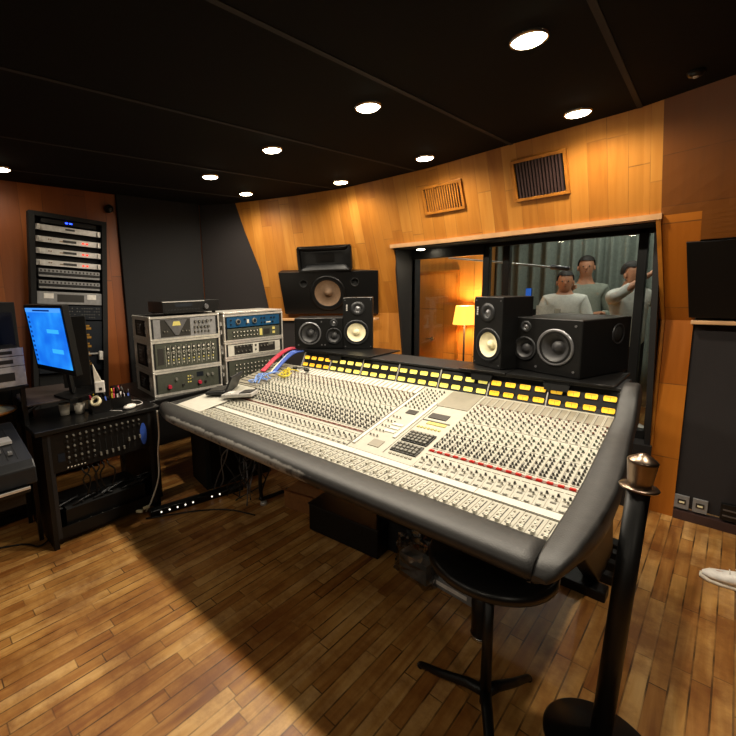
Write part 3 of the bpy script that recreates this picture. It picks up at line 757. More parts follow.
def ns10(name, label, loc, rz, w=.215, h=.382, d=.199, mirror=1):
    o = E(name, label, 'loudspeaker', loc, rz, 'speakers on the meter bridge')
    wz = .125; tz = .30; wx = .012*mirror; tx = -.0*mirror
    hollow_box(w, d, h, [(wx, wz, .088, .06), (tx, tz, .024, .02)], 'blk2', o)
    ring_driver(o, wx, wz, -.001, .083, 'cone', 'woofer', depth=.30, capr=.34, frame='char')
    mb = MB()
    mb.lathe((tx, -.001, tz), (0, -1, 0), [(.052, -.002), (.052, .004), (.028, .004), (.022, -.004), (.022, -.006), (.014, .003), (.0005, .006)], 28, mis=[0, 0, 0, 0, 1, 1])
    mb.o('tweeter', ['char', 'grey'], o)
    lb = MB()
    for q in range(4): lb.box(-.085, -.075, -.0018, .0, .285+.012*q, .294+.012*q)
    lb.o('logo', 'silver', o)
    f = MB()
    for sx in (-1, 1):
        for z in (.02, h-.02): f.cone((sx*(w/2-.016), 0, z), (sx*(w/2-.016), -.002, z), .004, .004, 8)
    f.o('screw', 'grey', o)
    return o
SH = 1.023
# right pair
ns10('nearfield_speaker', 'upright black speaker with a white cone standing before the window, right of the lamp', (-.943, 2.339, SH+.012), math.radians(-27), w=.217, h=.385, d=.2)
# plates under the speakers
def plate(label, x0, x1, y0, y1, rz=0):
    cx = (x0+x1)/2; cy = (y0+y1)/2
    o = E('speaker_shelf', label, 'shelf', (cx, cy, SH), rz, 'shelves on the meter bridge')
    MB().box(-(x1-x0)/2, (x1-x0)/2, -(y1-y0)/2, (y1-y0)/2, .001, .010).o('plate', 'blk2', o, bevel=.002)
    mb = MB()
    mb.prism([(-.06, -(y1-y0)/2+.012, .0), (.06, -(y1-y0)/2+.012, .0), (.05, -(y1-y0)/2-.004, -.045), (-.05, -(y1-y0)/2-.004, -.045)], (0, .006, 0))
    mb.o('bracket', 'blk2', o)
    return o
plate('black shelf plate holding the upright white-coned speaker before the window', -1.05, -.80, 2.23, 2.60)
plate('black shelf plate holding the large wide speaker at the right end', -.795, -.34, 2.23, 2.60)
plate('long black shelf plate at the left end carrying two speakers', -2.27, -1.66, 2.23, 2.60)
# large wide three-way, right
def wide3(name, label, loc, rz, w, h, d, flip=1, wr=.082, mr=.055, xs=None, port=False):
    o = E(name, label, 'loudspeaker', loc, rz, 'speakers on the meter bridge')
    xm, xw = xs
    hollow_box(w, d, h, [(xw, h*.5, wr+.006, .09), (xm, h*.42, mr+.004, .06), (xm, h*.83, .016, .02)], 'blk', o, bevel=.008)
    ring_driver(o, xw, h*.5, -.001, wr, 'dcone', 'woofer', depth=.38, frame='grey', capr=.42)
    ring_driver(o, xm, h*.42, -.001, mr, 'dcone', 'midrange', depth=.3, frame='char', capr=.5)
    mb = MB(); x, z = xm, h*.83
    mb.lathe((x, -.001, z), (0, -1, 0), [(.03, -.002), (.03, .003), (.017, .003), (.014, -.003), (.012, -.004), (.008, .002), (.0005, .004)], 24, mis=[0, 0, 0, 1, 1, 1]); mb.o('tweeter', ['char', 'grey'], o)
    mb = MB()
    for (sx, sz_) in ((xw-wr*1.15, .03), (xw+wr*1.15, .03), (xw+wr*1.15, h-.03), (xm-mr*1.25, .03)): mb.cone((sx, 0, sz_), (sx, -.003, sz_), .006, .006, 10)
    mb.o('screw', 'grey', o)
    return o
ad = wide3('wide_speaker', 'large black horizontal speaker with two grey drivers at the right end of the console', (-.655, 2.33, SH+.012), math.radians(-18), .362, .278, .40, xs=(-.104, .055), wr=.082, mr=.056)
MB().lathe((.181, .29, .195), (1, 0, 0), [(.052, -.004), (.052, .003), (.045, .004), (.038, -.02), (.037, .0005), (.0005, .0006)], 28, mis=[0, 0, 0, 1, 1]).o('bass_port', ['char', 'blkm'], ad)
# left pair
wide3('wide_speaker', 'black horizontal speaker with two dark drivers at the left end of the meter bridge', (-2.185, 2.305, SH+.012), math.radians(35), .375, .235, .22, xs=(.115, -.068), wr=.078, mr=.055)
lns = ns10('nearfield_speaker', 'upright black speaker with a white cone beside the left horizontal speaker', (-1.935, 2.462, SH+.012), math.radians(35), w=.218, h=.382, d=.20, mirror=-1)
# ---- main monitors built into the leaning wall
def wall_frame(name, label, cat, cx, cz, group=None, off=.0):
    cy = yw(cx, cz)-off
    sx = (yw(cx+.3, cz)-yw(cx-.3, cz))/.6; s = (yw(cx, cz+.1)-yw(cx, cz-.1))/.2
    X = Vector((1, sx, 0)).normalized(); Z = Vector((0, s, 1)).normalized(); Y = Z.cross(X).normalized(); Z = X.cross(Y)
    o = bpy.data.objects.new(name, None); COL.objects.link(o); o.location = (cx, cy, cz); o.rotation_euler = Matrix((X, Y, Z)).transposed().to_euler()
    return tag(o, label, cat, group)
def lean_frame(name, label, cat, c, yaw, lean):
    o = bpy.data.objects.new(name, None); COL.objects.link(o)
    o.matrix_world = Matrix.Translation(c) @ Matrix.Rotation(yaw, 4, 'Z') @ Matrix.Rotation(lean, 4, 'X')
    return tag(o, label, cat)
mm_ = lean_frame('main_monitor', 'wide black monitor with one large brown woofer and two ports, set into the wooden wall', 'loudspeaker', (-2.739, 3.03, 1.45), math.radians(30), math.radians(15))
hollow_box(0, .1, 0, [(-.235, .090, .036, .07), (.262, .085, .036, .07), (-.004, -.012, .165, .08)], 'blk', mm_, bevel=.003,
           poly=[(-.479, .205), (.479, .19), (.470, -.225), (-.455, -.218)])
ring_driver(mm_, -.004, -.012, -.002, .155, 'brcone', 'woofer', depth=.28, capr=.28, frame='blk2', n=40)
for px_ in (-.235, .262):
    MB().lathe((px_, -.001, .088), (0, -1, 0), [(.040, -.001), (.040, .003), (.035, .003), (.033, -.03), (.0005, -.031)], 28).o('bass_port', 'blkm', mm_)
hn = lean_frame('horn_speaker', 'black flared horn loudspeaker above the wide monitor on the wooden wall', 'loudspeaker', (-2.700, 2.94, 1.757), math.radians(30), math.radians(15))
W_, H_ = .235, .105
MB().box(-W_, W_, .062, .066, -H_, H_).o('backing', 'blkm', hn)
def curved_lip(sign, mb):
    P = []
    for j in range(6):
        t = j/5; row = []
        for i in range(17):
            u = -1+2*i/16
            row.append((u*W_*(1-.25*t), -.01+.065*t, sign*(H_*(1-.42*t*(2-t)) - .006*(1-u*u)*(1-t))))
        P.append(row)
    mb.grid(P, 0, True, thick=(0, 0, sign*.004))
mb = MB(); curved_lip(1, mb); mb.o('horn_lip', 'blk2', hn)
mb = MB(); curved_lip(-1, mb); mb.o('horn_lip', 'char', hn)
mb = MB()
for s in (-1, 1): mb.box(min(s*W_, s*(W_+.012)), max(s*W_, s*(W_+.012)), .0, .066, -H_, H_)
mb.o('horn_side', 'blk', hn)
MB().box(-W_*.35, W_*.35, .05, .061, -.035, .035).o('throat', 'blk', hn)
mb = MB(); mb.box(-W_-.014, W_+.014, -.004, .03, H_, H_+.012); mb.box(-W_-.014, W_+.014, -.004, .03, -H_-.014, -H_)
mb.box(-W_-.022, -W_-.008, -.002, .03, -H_, H_); mb.box(W_+.008, W_+.022, -.002, .03, -H_, H_)
mb.o('frame', 'blk2', hn)
# wooden ledge and padded panel below
lg = MB(); lg.prism([(-3.26, 2.70, 1.178), (-2.33, 3.225, 1.178), (-2.33, 3.29, 1.178), (-3.26, 2.77, 1.178)], (0, 0, .022)); struct(lg.o('trim_10', 'ledge', bevel=.004))
struct(MB().prism([(-3.26, 2.735, .05), (-2.75, 3.02, .05), (-2.75, 3.06, .05), (-3.26, 2.775, .05)], (0, 0, 1.126)).o('wall_front_padding', 'fabric', bevel=.004))
# right main monitor
rm = lean_frame('main_monitor', 'black monitor set into the wall at the right edge above the grey padded panel', 'loudspeaker', (.45, 3.235, 1.466), 0, math.radians(25.9))
hollow_box(0, .12, 0, [(.0, .0, .165, .08)], 'blk', rm, bevel=.003, poly=[(-.67, .238), (.60, .238), (.58, -.228), (-.64, -.228)])
ring_driver(rm, .0, .0, -.002, .155, 'brcone', 'woofer', depth=.28, capr=.28, frame='blk2', n=36)
# ================================================================ gear in flight cases
def knobrow(mb, xs, z, r=.008, h=.014, mi=1, cap=None):
    for x in xs:
        mb.cone((x, 0, z), (x, -h, z), r, r*.85, 12, mi)
        if cap is not None: mb.cone((x, -h, z), (x, -h-.001, z), r*.6, r*.6, 10, cap)
def lin(a, b, n): return [a+(b-a)*i/(n-1) for i in range(n)]
def gear_root(name, label, cat, parentM, z, w=.482, h=.088, d=.28, face='silver', body='char', grp=None):
    """rack unit placed by matrix; local front at y=0, x -w/2..w/2, z 0..h"""
    o = bpy.data.objects.new(name, None); COL.objects.link(o); o.matrix_world = parentM @ Matrix.Translation((0, 0, z)); tag(o, label, cat, grp)
    MB().box(-w/2+.02, w/2-.02, .004, d, .002, h-.002).o('chassis', body, o)
    MB().box(-w/2, w/2, -.002, .004, .001, h-.001).o('front_panel', face, o, bevel=.001)
    return o
def flight_case(name, label, M4, w, h, d, grp):
    o = bpy.data.objects.new(name, None); COL.objects.link(o); o.matrix_world = M4; tag(o, label, 'flight case', grp)
    t = .012
    mb = MB(); mb.box(-w/2, w/2, 0, d, 0, t); mb.box(-w/2, w/2, 0, d, h-t, h); mb.box(-w/2, -w/2+t, 0, d, t, h-t); mb.box(w/2-t, w/2, 0, d, t, h-t); mb.box(-w/2, w/2, d-.008, d, t, h-t)
    mb.o('shell', 'blkm', o)
    mb = MB(); e = .014
    for (z0, z1) in ((-.001, e), (h-e, h+.001)):
        mb.box(-w/2-.002, w/2+.002, -.004, .012, z0, z1); mb.box(-w/2-.002, w/2+.002, d-.01, d+.002, z0, z1)
        for s in (-1, 1): mb.box(min(s*(w/2-.012), s*(w/2+.002)), max(s*(w/2-.012), s*(w/2+.002)), .012, d-.01, z0, z1)
    for s in (-1, 1):
        for (y0, y1) in ((-.004, .012), (d-.012, d+.002)):
            mb.box(min(s*(w/2-.010), s*(w/2+.002)), max(s*(w/2-.010), s*(w/2+.002)), y0, y1, e, h-e)
    # a wider edge band on each side near the front where the lid clips
    for s in (-1, 1):
        mb.box(min(s*w/2, s*(w/2+.003)), max(s*w/2, s*(w/2+.003)), .012, .085, e, h-e); mb.box(min(s*w/2, s*(w/2+.003)), max(s*w/2, s*(w/2+.003)), d-.06, d, e, h-e)
        mb.box(min(s*w/2, s*(w/2+.003)), max(s*w/2, s*(w/2+.003)), .012, d, e, e+.012); mb.box(min(s*w/2, s*(w/2+.003)), max(s*w/2, s*(w/2+.003)), .012, d, h-e-.012, h-e)
    mb.o('metal_edge', 'alu', o)
    mb = MB()
    for s in (-1, 1):
        for y in (.004, d-.004):
            for z in (.006, h-.006): mb.ball((s*(w/2-.004), y, z), .011, 0, 10)
    mb.o('corner_ball', 'alu', o)
    for s in (-1, 1):
        x = s*(w/2+.002); f = 1 if s > 0 else -1
        mb = MB(); mb.box(min(x, x+f*.004), max(x, x+f*.004), d*.33, d*.72, h*.2, h*.8); hd = mb.o('handle_dish', 'blk2', o, bevel=.001)
        mb = MB(); mb.tube(bez([(x+f*.004, d*.42, h*.35), (x+f*.016, d*.42, h*.42), (x+f*.016, d*.42, h*.58), (x+f*.004, d*.42, h*.68)], 4), .006, 6)
        for z in (.28, .4, .52, .64): mb.box(min(x+f*.004, x+f*.006), max(x+f*.004, x+f*.006), d*.48, d*.66, h*z, h*(z+.05))
        mb.o('handle', 'grey', hd)
        mb = MB()
        for z in (.3, .6): mb.box(min(x, x+f*.01), max(x, x+f*.01), .035, .065, h*z, h*z+.03)
        mb.o('latch', 'silver', o)
    mb = MB()
    for s in (-1, 1):
        x = s*(w/2-.012); mb.box(min(x, x-s*.014), max(x, x-s*.014), .006, .012, .012, h-.012)
    mb.o('rack_rail', 'char', o)
    return o
# table the cases stand on
tb = E('side_table', 'low dark table behind the desk carrying the stacked equipment cases', 'table', (-3.14, 1.86, 0))
MB().box(-.40, .34, -.64, .60, .715, .742).o('table_top', 'blk', tb, bevel=.004)
for (x, y) in ((-.36, -.6), (.28, -.6), (-.36, .55), (.28, .55)):
    MB().box(x-.02, x+.02, y-.02, y+.02, 0, .715).o('leg', 'blk2', tb)
S1 = Matrix.Translation((-2.835, 1.56, .742)) @ Matrix.Rotation(math.radians(83), 4, 'Z')
W1 = .535
hs = [.172, .205, .205]       # bottom, middle, top
hs = [.178, .218, .172]
zz = 0
labs = ['silver-edged flight case at the bottom of the left stack, red-knobbed unit inside', 'silver-edged flight case in the middle of the left stack, ten-channel unit inside', 'silver-edged flight case on top of the left stack, below the black amplifier']
cz_ = []
for h, l in zip(hs, labs):
    flight_case('flight_case', l, S1 @ Matrix.Translation((0, 0, zz+.002)), W1, h, .40, 'flight cases on the side table'); cz_.append(zz); zz += h+.005
G1 = S1 @ Matrix.Translation((0, .004, 0))
# bottom: dark olive dual preamp with red knobs
o = gear_root('preamplifier', 'dark olive rack unit with two red knobs in the bottom left case', 'audio unit', G1, cz_[0]+.018, h=.142, face='olive')
mb = MB()
knobrow(mb, [-.155, .08], .045, .016, .02, 1); 
knobrow(mb, [-.10, .02, .15, .19], .095, .012, .014, 2); knobrow(mb, [-.05, .13], .045, .010, .012, 3)
mb.o('knob', ['kblk', 'red', 'kgry', 'kblk'], o)
mb = MB()
for z in (.055, .078, .10): 
    for x in (-.008, .010): mb.box(x-.005, x+.005, -.004, -.001, z, z+.009)
mb.o('button', 'ledy', o); mb = MB(); mb.box(.06, .115, -.004, -.001, .09, .125); mb.o('display', 'navy', o)
# middle: ten channel strip
o = gear_root('preamplifier', 'olive rack unit with ten columns of knobs in the middle left case', 'audio unit', G1, cz_[1]+.018, h=.182, face='olive')
for i, x in enumerate(lin(-.15, .205, 10)):
    mb = MB(); knobrow(mb, [x], .145, .013, .016, 0, 1); knobrow(mb, [x+.003], .112, .010, .012, 1, 0); knobrow(mb, [x], .082, .009, .012, 0, 1)
    mb.box(x-.004, x+.004, -.006, -.001, .052, .062, 2); mb.box(x-.004, x+.004, -.006, -.001, .030, .040, 1); mb.box(x-.016, x-.0145, -.003, -.001, .015, .165, 1)
    mb.o('channel_controls', ['kblk', 'kwht', 'ledy'], o)
mb = MB(); mb.box(-.225, -.18, -.004, -.001, .03, .15); mb.o('meter_block', 'kblk', o)
# top: silver unit with triangular meter
o = gear_root('compressor', 'silver rack unit with a triangular dial panel in the top left case', 'audio unit', G1, cz_[2]+.016, h=.140, face='greyp')
MB().box(-.19, .035, -.004, -.001, .008, .135).o('dark_field', 'kblk', o)
MB().prism([(-.155, -.009, .130), (.01, -.009, .130), (-.06, -.009, .018), (-.085, -.009, .018)], (0, .006, 0)).o('triangle_plate', 'grey', o)
MB().prism([(-.105, -.011, .088), (-.04, -.011, .088), (-.05, -.011, .118), (-.095, -.011, .118)], (0, .002, 0)).o('dial', 'ledy', o)
mb = MB(); knobrow(mb, [-.165, -.145], .05, .009, .012, 0, 1); knobrow(mb, [-.03, .0, .02], .045, .009, .012, 0, 1); knobrow(mb, lin(.075, .17, 4), .105, .012, .014, 0, 1); knobrow(mb, lin(.07, .18, 5), .065, .011, .014, 0, 1); knobrow(mb, lin(.07, .18, 5), .030, .009, .012, 0, 1); knobrow(mb, [.205], .11, .007, .012, 0)
mb.o('knob', ['kblk', 'kgry'], o)
# amplifier on top
o = E('amplifier', 'black hi-fi amplifier lying on top of the left stack of cases', 'amplifier', (0, 0, 0))
o.matrix_world = S1 @ Matrix.Translation((.06, .01, zz+.004)) @ Matrix.Scale(1.12, 4, (0, 0, 1))
MB().box(-.22, .22, .0, .33, .012, .088).o('housing', 'blk', o, bevel=.004)
MB().box(-.222, .222, -.006, .0, .012, .088).o('front_panel', 'blk2', o, bevel=.002)
MB().box(-.223, .1, -.007, -.005, .082, .087).o('top_strip', 'silver', o)
mb = MB(); knobrow(mb, [.11], .045, .019, .018, 0); mb.o('volume_knob', 'grey', o).location = (0, -.006, 0)
mb = MB()
for x in lin(-.2, .05, 12): mb.box(x-.006, x+.006, -.009, -.005, .028, .036)
mb.o('button', 'char', o)
MB().box(-.13, .0, -.0075, -.0055, .05, .072).o('display', 'navy', o)
for (x, y) in ((-.19, .03), (.19, .03), (-.19, .3), (.19, .3)): MB().cone((x, y, 0), (x, y, .013), .014, .014, 12).o('foot', 'blkm', o)
# right stack
S2 = Matrix.Translation((-2.79, 2.165, .742)) @ Matrix.Rotation(math.radians(84), 4, 'Z')
h2 = [.198, .130, .218]
zz = 0; c2 = []
lab2 = ['silver-edged flight case at the bottom of the right stack, half hidden by the folded screen', 'slim silver-edged flight case in the middle of the right stack, white-faced unit inside', 'silver-edged flight case on top of the right stack with a blue unit inside']
for h, l in zip(h2, lab2):
    flight_case('flight_case', l, S2 @ Matrix.Translation((0, 0, zz+.002)), .57, h, .34, 'flight cases on the side table'); c2.append(zz); zz += h+.005
G2 = S2 @ Matrix.Translation((0, .004, 0))
o = gear_root('preamplifier', 'dark rack unit with rows of small knobs in the bottom right case', 'audio unit', G2, c2[0]+.018, w=.51, h=.162, face='olive')
mb = MB()
for z in (.03, .062, .094, .128): knobrow(mb, lin(-.19, .2, 12), z, .009, .012, 0, 1)
mb.o('knob', ['kblk', 'kwht'], o)
o = gear_root('compressor', 'rack unit with white end blocks and two dark fields in the slim case', 'audio unit', G2, c2[1]+.018, w=.51, h=.094, face='creamw')
for (a, b) in ((-.20, -.025), (.035, .20)): MB().box(a, b, -.004, -.001, .010, .084).o('dark_field', 'kblk', o)
mb = MB(); knobrow(mb, lin(-.18, -.045, 5), .075, .009, .014, 0, 1); knobrow(mb, lin(-.17, -.06, 4), .035, .009, .014, 0, 1); knobrow(mb, lin(.055, .12, 3), .06, .011, .014, 0, 1); mb.box(.13, .18, -.006, -.003, .06, .082, 1)
mb.o('knob', ['kblk', 'kgry'], o)
mb = MB(); mb.cone((.005, -.002, .07), (.005, -.006, .07), .009, .009, 12); mb.cone((.005, -.002, .035), (.005, -.006, .035), .007, .007, 12); mb.o('badge', 'kblk', o)
o = gear_root('equalizer', 'blue rack unit with two large round dials, upper one of the top right case', 'audio unit', G2, c2[2]+.114, w=.51, h=.088, face='bluep')
mb = MB(); knobrow(mb, [-.155, .0], .046, .024, .016, 0, 1); knobrow(mb, [-.22, -.09, .07, .10, .17, .2], .062, .008, .012, 1); knobrow(mb, [-.22, -.075, .07, .10, .185], .026, .007, .012, 1)
mb.o('knob', ['kgry', 'navy'], o)
mb = MB(); mb.box(.12, .165, -.004, -.001, .02, .03); mb.box(-.07, -.05, -.004, -.001, .03, .06); mb.o('marking', 'kwht', o)
o = gear_root('preamplifier', 'olive rack unit with two rows of knobs, lower one of the top right case', 'audio unit', G2, c2[2]+.018, w=.51, h=.088, face='olive')
mb = MB(); knobrow(mb, lin(-.20, .02, 8), .060, .009, .014, 0, 1); knobrow(mb, lin(-.20, .02, 8), .028, .008, .014, 0, 1); mb.o('knob', ['kblk', 'kwht'], o)
mb = MB(); mb.box(.05, .075, -.005, -.001, .015, .07, 1); mb.box(.09, .15, -.005, -.001, .02, .065, 0); mb.box(.18, .205, -.005, -.001, .02, .04, 1); mb.box(.18, .205, -.005, -.001, .055, .075, 1); mb.o('meter', ['kblk', 'ledy'], o)
mb = MB(); mb.box(-.285, .285, .0, .34, 0, .016); tb2 = mb.o('case_lid', 'alu', bevel=.003); tb2.matrix_world = S2 @ Matrix.Translation((0, 0, zz+.003)); tag(tb2, 'flat silver lid lying on top of the right stack', 'lid')

# ================================================================ wall rack
RK = Matrix.Translation((-3.80, 1.075, 0)) @ Matrix.Rotation(math.radians(90), 4, 'Z') @ Matrix.Translation((0, 0, 1.5)) @ Matrix.Rotation(math.radians(4.5), 4, 'Y') @ Matrix.Translation((0, 0, -1.5))
RK = Matrix.Translation((0, .0, 0)) @ RK
rk = bpy.data.objects.new('equipment_rack', None); COL.objects.link(rk); rk.matrix_world = RK; tag(rk, 'tall black equipment rack built into the left wooden wall', 'rack')
mb = MB(); mb.box(-.285, -.245, -.02, .06, .10, 2.12); mb.box(.245, .285, -.02, .06, .10, 2.12); mb.box(-.245, .245, -.02, .06, 2.085, 2.12); mb.box(-.245, .245, -.02, .06, .10, .14)
mb.o('frame', 'blkm', rk, bevel=.003)
MB().box(-.245, .245, .04, .06, .14, 2.085).o('back_panel', 'blkm', rk)
mb = MB(); mb.box(-.03, -.012, -.006, -.002, 2.057, 2.067); mb.box(.0, .02, -.006, -.002, 2.057, 2.067); mb.o('clock_digits', 'ledb', rk)
MB().box(-.20, .20, -.003, .03, 2.045, 2.08).o('clock_panel', 'blkm', rk)
def amp(z, label, red):
    o = gear_root('power_amplifier', label, 'amplifier', RK, z, w=.478, h=.046, d=.03, face='silver', grp='silver amplifiers in the wall rack')
    MB().cone((0, 0, .023), (0, -.004, .023), .0, .0, 4)
    mb = MB(); mb.box(-.05, .05, -.004, -.001, .013, .033) if red else mb.box(-.03, .04, -.004, -.001, .02, .034)
    mb.o('vent_slot', 'kblk', o, bevel=.003)
    mb = MB()
    for x in (-.215, .215): mb.box(x-.006, x+.006, -.02, -.002, .006, .040)
    mb.o('handle', 'alu', o, bevel=.002)
    if red:
        mb = MB(); 
        for x in (.10, .13): mb.box(x-.008, x+.008, -.004, -.001, .016, .028)
        mb.o('red_lamp', 'ledr', o)
        mb = MB(); knobrow(mb, [-.15, -.135], .026, .006, .008, 0); mb.box(-.075, -.035, -.004, -.001, .014, .024); mb.o('knob', 'bronze', o)
    return o
amp(1.985, 'silver power amplifier at the top of the wall rack without red lamps', 0)
amp(1.895, 'second silver power amplifier from the top of the wall rack', 1)
amp(1.805, 'third silver power amplifier from the top of the wall rack', 1)
amp(1.715, 'fourth silver power amplifier, lowest silver one in the wall rack', 1)
def patch(z, label, n=12):
    o = gear_root('jack_field', label, 'jack field', RK, z, w=.46, h=.07, d=.03, face='blk2', grp='patch rows in the wall rack')
    mb = MB(); mb.box(-.225, .225, -.006, -.001, .040, .066, 0); mb.box(-.225, .225, -.006, -.001, .004, .018, 0)
    for x in lin(-.21, .21, 16): mb.box(x-.006, x+.006, -.008, -.005, .044, .060, 1)
    mb.o('jack_strip', ['greyp', 'kblk'], o)
patch(1.625, 'upper row of small jacks below the silver amplifiers in the wall rack')
patch(1.535, 'lower row of small jacks below the silver amplifiers in the wall rack')
o = gear_root('monitor_controller', 'grey rack unit with two white labels in the wall rack', 'audio unit', RK, 1.415, w=.482, h=.10, d=.03, face='greyp')
mb = MB()
for x in (-.16, .16): mb.box(x-.035, x+.035, -.005, -.001, .045, .085)
mb.o('label_plate', 'white', o)
MB().box(-.10, .10, -.004, -.001, .02, .08).o('dark_window', 'kblk', o)
o = gear_root('jack_field', 'dark blue rack panel full of tiny sockets below the grey unit', 'jack field', RK, 1.29, w=.482, h=.115, d=.03, face='navy')
mb = MB(); random.seed(4)
for j in range(4):
    for i in range(24): 
        if random.random() < .7: mb.cone((-.22+.019*i, -.002, .02+.025*j), (-.22+.019*i, -.004, .02+.025*j), .004, .004, 6)
mb.o('socket', 'kgry', o)
o = gear_root('audio_interface', 'black rack unit with a column of bronze plates behind the computer monitor', 'audio unit', RK, .86, w=.482, h=.42, d=.03, face='navy')
mb = MB()
for j in range(5): mb.box(.06, .15, -.006, -.001, .05+.075*j, .068+.075*j); mb.box(.075, .135, -.010, -.005, .075+.075*j, .088+.075*j)
mb.o('plate', 'gold', o)
MB().box(-.02, .235, -.02, -.012, .14, .152).o('white_rod', 'silver', o)
MB().box(.205, .235, -.035, -.01, .09, .165).o('white_clip', 'white', o, bevel=.004)
# ================================================================ desk and what stands on it
DK = E('rack_desk', 'black desk with a rack bay, holding the knob-covered mixer under its top', 'desk', (-2.94, .87, 0))
O = Vector((-2.94, .87, 0))
def D_(): return MB(off=O)
D_().box(-3.22, -2.66, .49, 1.23, .712, .738).o('desk_top', 'blk2', DK, bevel=.003)
D_().box(-3.20, -2.68, .525, .553, 0, .712).o('side_panel', 'blk', DK, bevel=.002)
D_().box(-3.20, -2.68, 1.165, 1.193, 0, .712).o('side_panel', 'blk', DK, bevel=.002)
D_().box(-3.20, -2.70, .553, 1.165, .04, .058).o('bottom_shelf', 'blk', DK)
mb = D_()
for y in (.553, 1.143): mb.box(-2.69, -2.682, y, y+.022, .06, .71)
mb.o('rack_rail', 'char', DK)
D_().box(-2.70, -2.69, .575, 1.143, .058, .12).o('kick_board', 'blk', DK)
# mixer in the rack bay: front faces +x
MX = E('rack_mixer', 'rack mixer full of small grey knobs and sliders under the desk top', 'mixer', (-2.685, .858, .468), math.radians(90))
MB().box(-.27, .27, .0, .10, 0, .225).o('housing', 'blkm', MX)
MB().box(-.29, .29, -.004, .0, 0, .235).o('front_panel', 'blk2', MX, bevel=.001)
mb = MB(); ms = MB(); mf = MB()
for i, x in enumerate(lin(-.205, .225, 13)):
    n = 6 if i < 5 else 2
    for j in range(n): mb.cone((x, -.004, .205-.032*j), (x, -.016, .205-.032*j), .0075, .006, 10, j % 2)
    if i >= 5:
        ms.box(x-.0015, x+.0015, -.006, -.003, .03, .135)
        z = .035 if i < 10 else .08
        mf.box(x-.005, x+.005, -.016, -.004, z, z+.022)
mb.o('knob', ['kgry', 'kblk'], MX); ms.o('slider_slot', 'blkm', MX); mf.o('slider_cap', 'kgry', MX)
mb = MB(); mb.prism([(.252+.022*math.cos(t), -.0045, .10+.075*math.sin(t)) for t in [2*PI*k/20 for k in range(20)]], (0, .001, 0)); mb.o('blue_badge', 'blue', MX)
MB().box(-.262, -.225, -.006, -.003, .06, .11).o('label_plate', 'navy', MX)
mb = MB(); 
for x in lin(-.215, -.12, 6): mb.box(x-.004, x+.004, -.0065, -.004, .012, .018)
mb.o('white_lettering_strip', 'kwht', MX)
# dark unit in the lower half
o = E('rack_power_unit', 'black unit on the bottom shelf of the desk behind tangled cables', 'audio unit', (-2.72, .858, .06), math.radians(90))
MB().box(-.24, .24, .0, .30, 0, .15).o('housing', 'blkm', o, bevel=.003); MB().box(-.245, .245, -.003, .0, .002, .148).o('front_panel', 'blk', o)
mb = MB(); knobrow(mb, lin(-.18, .1, 5), .05, .005, .006, 0); mb.o('knob', 'kgry', o)
# --- tray on an arm, screen, cabinet
TR = E('monitor_tray', 'thin dark tray raised above the desk on a bent arm, under the lit screen', 'tray', (-3.1, .66, .735))
MB(off=(-3.1, .66, .735)).prism([(-3.40, .50, .853), (-2.84, .505, .853), (-2.83, .80, .853), (-2.87, .87, .853), (-3.35, .83, .853)], (0, 0, .010)).o('board', 'traymat', TR, bevel=.002)
MB().tube(bez([(.13, -.02, .116), (.12, -.09, .08), (.08, -.13, .04), (.0, -.12, .02)], 6), .009, 8).o('arm', 'grey', TR)
MB().cone((0, -.10, .001), (0, -.10, .118), .02, .016, 14).o('post', 'blk2', TR)
# screen: local x along its width
d_ = Vector((.40, .10, 0)); 
SM = Matrix.Translation((-2.842, .676, 1.033)) @ Matrix.Rotation(math.radians(8.7), 4, 'Z') @ Matrix.Rotation(math.radians(5.6), 4, 'X')
sc_ = bpy.data.objects.new('computer_monitor', None); COL.objects.link(sc_); sc_.matrix_world = SM; tag(sc_, 'computer monitor showing a bright blue screen above the desk', 'monitor')
MB().box(-.265, .255, .0, .04, .0, .412).o('housing', 'blk', sc_, bevel=.004)
MB().box(-.235, .235, -.003, .001, .035, .393).o('screen', 'bluescreen', sc_)
mb = MB(); mb.box(-.235, .235, -.0045, -.003, .368, .393, 0); mb.box(-.13, .10, -.0052, -.004, .374, .384, 1)
for q in range(10): mb.box(-.222, -.200, -.0045, -.003, .06+.03*q, .073+.03*q, 1)
M['scrbar'] = emat('screen_bar', '#4a9cff', .9); M['scrdark'] = emat('screen_dark_marks', '#0a3a90', .6)
mb.o('window_bar', ['scrbar', 'scrdark'], sc_)
mb = MB(); mb.box(.01, .16, -.0045, -.003, .245, .268); mb.box(.03, .17, -.0045, -.003, .125, .150); M['scrlight'] = emat('screen_highlight', '#38b0ff', .9); mb.o('highlight', 'scrlight', sc_)
mb = MB(); mb.cone((0, .03, .1), (0, .10, .1), .03, .03, 12); mb.box(-.02, .02, .06, .08, -.15, .12); mb.box(-.11, .11, .0, .15, -.168, -.158); mb.o('stand', 'blk', sc_)
# second, switched-off screen seen from its edge
s2 = E('computer_monitor', 'black switched-off monitor seen from the side right of the blue screen', 'monitor', (-2.98, .83, .738), math.radians(75))
MB().box(-.08, .08, -.014, .014, .16, .62).o('housing', 'blk2', s2, bevel=.004); MB().box(-.012, .012, -.01, .03, .01, .3).o('neck', 'blk', s2); MB().box(-.09, .09, -.05, .09, .001, .012).o('foot', 'blk', s2, bevel=.003)
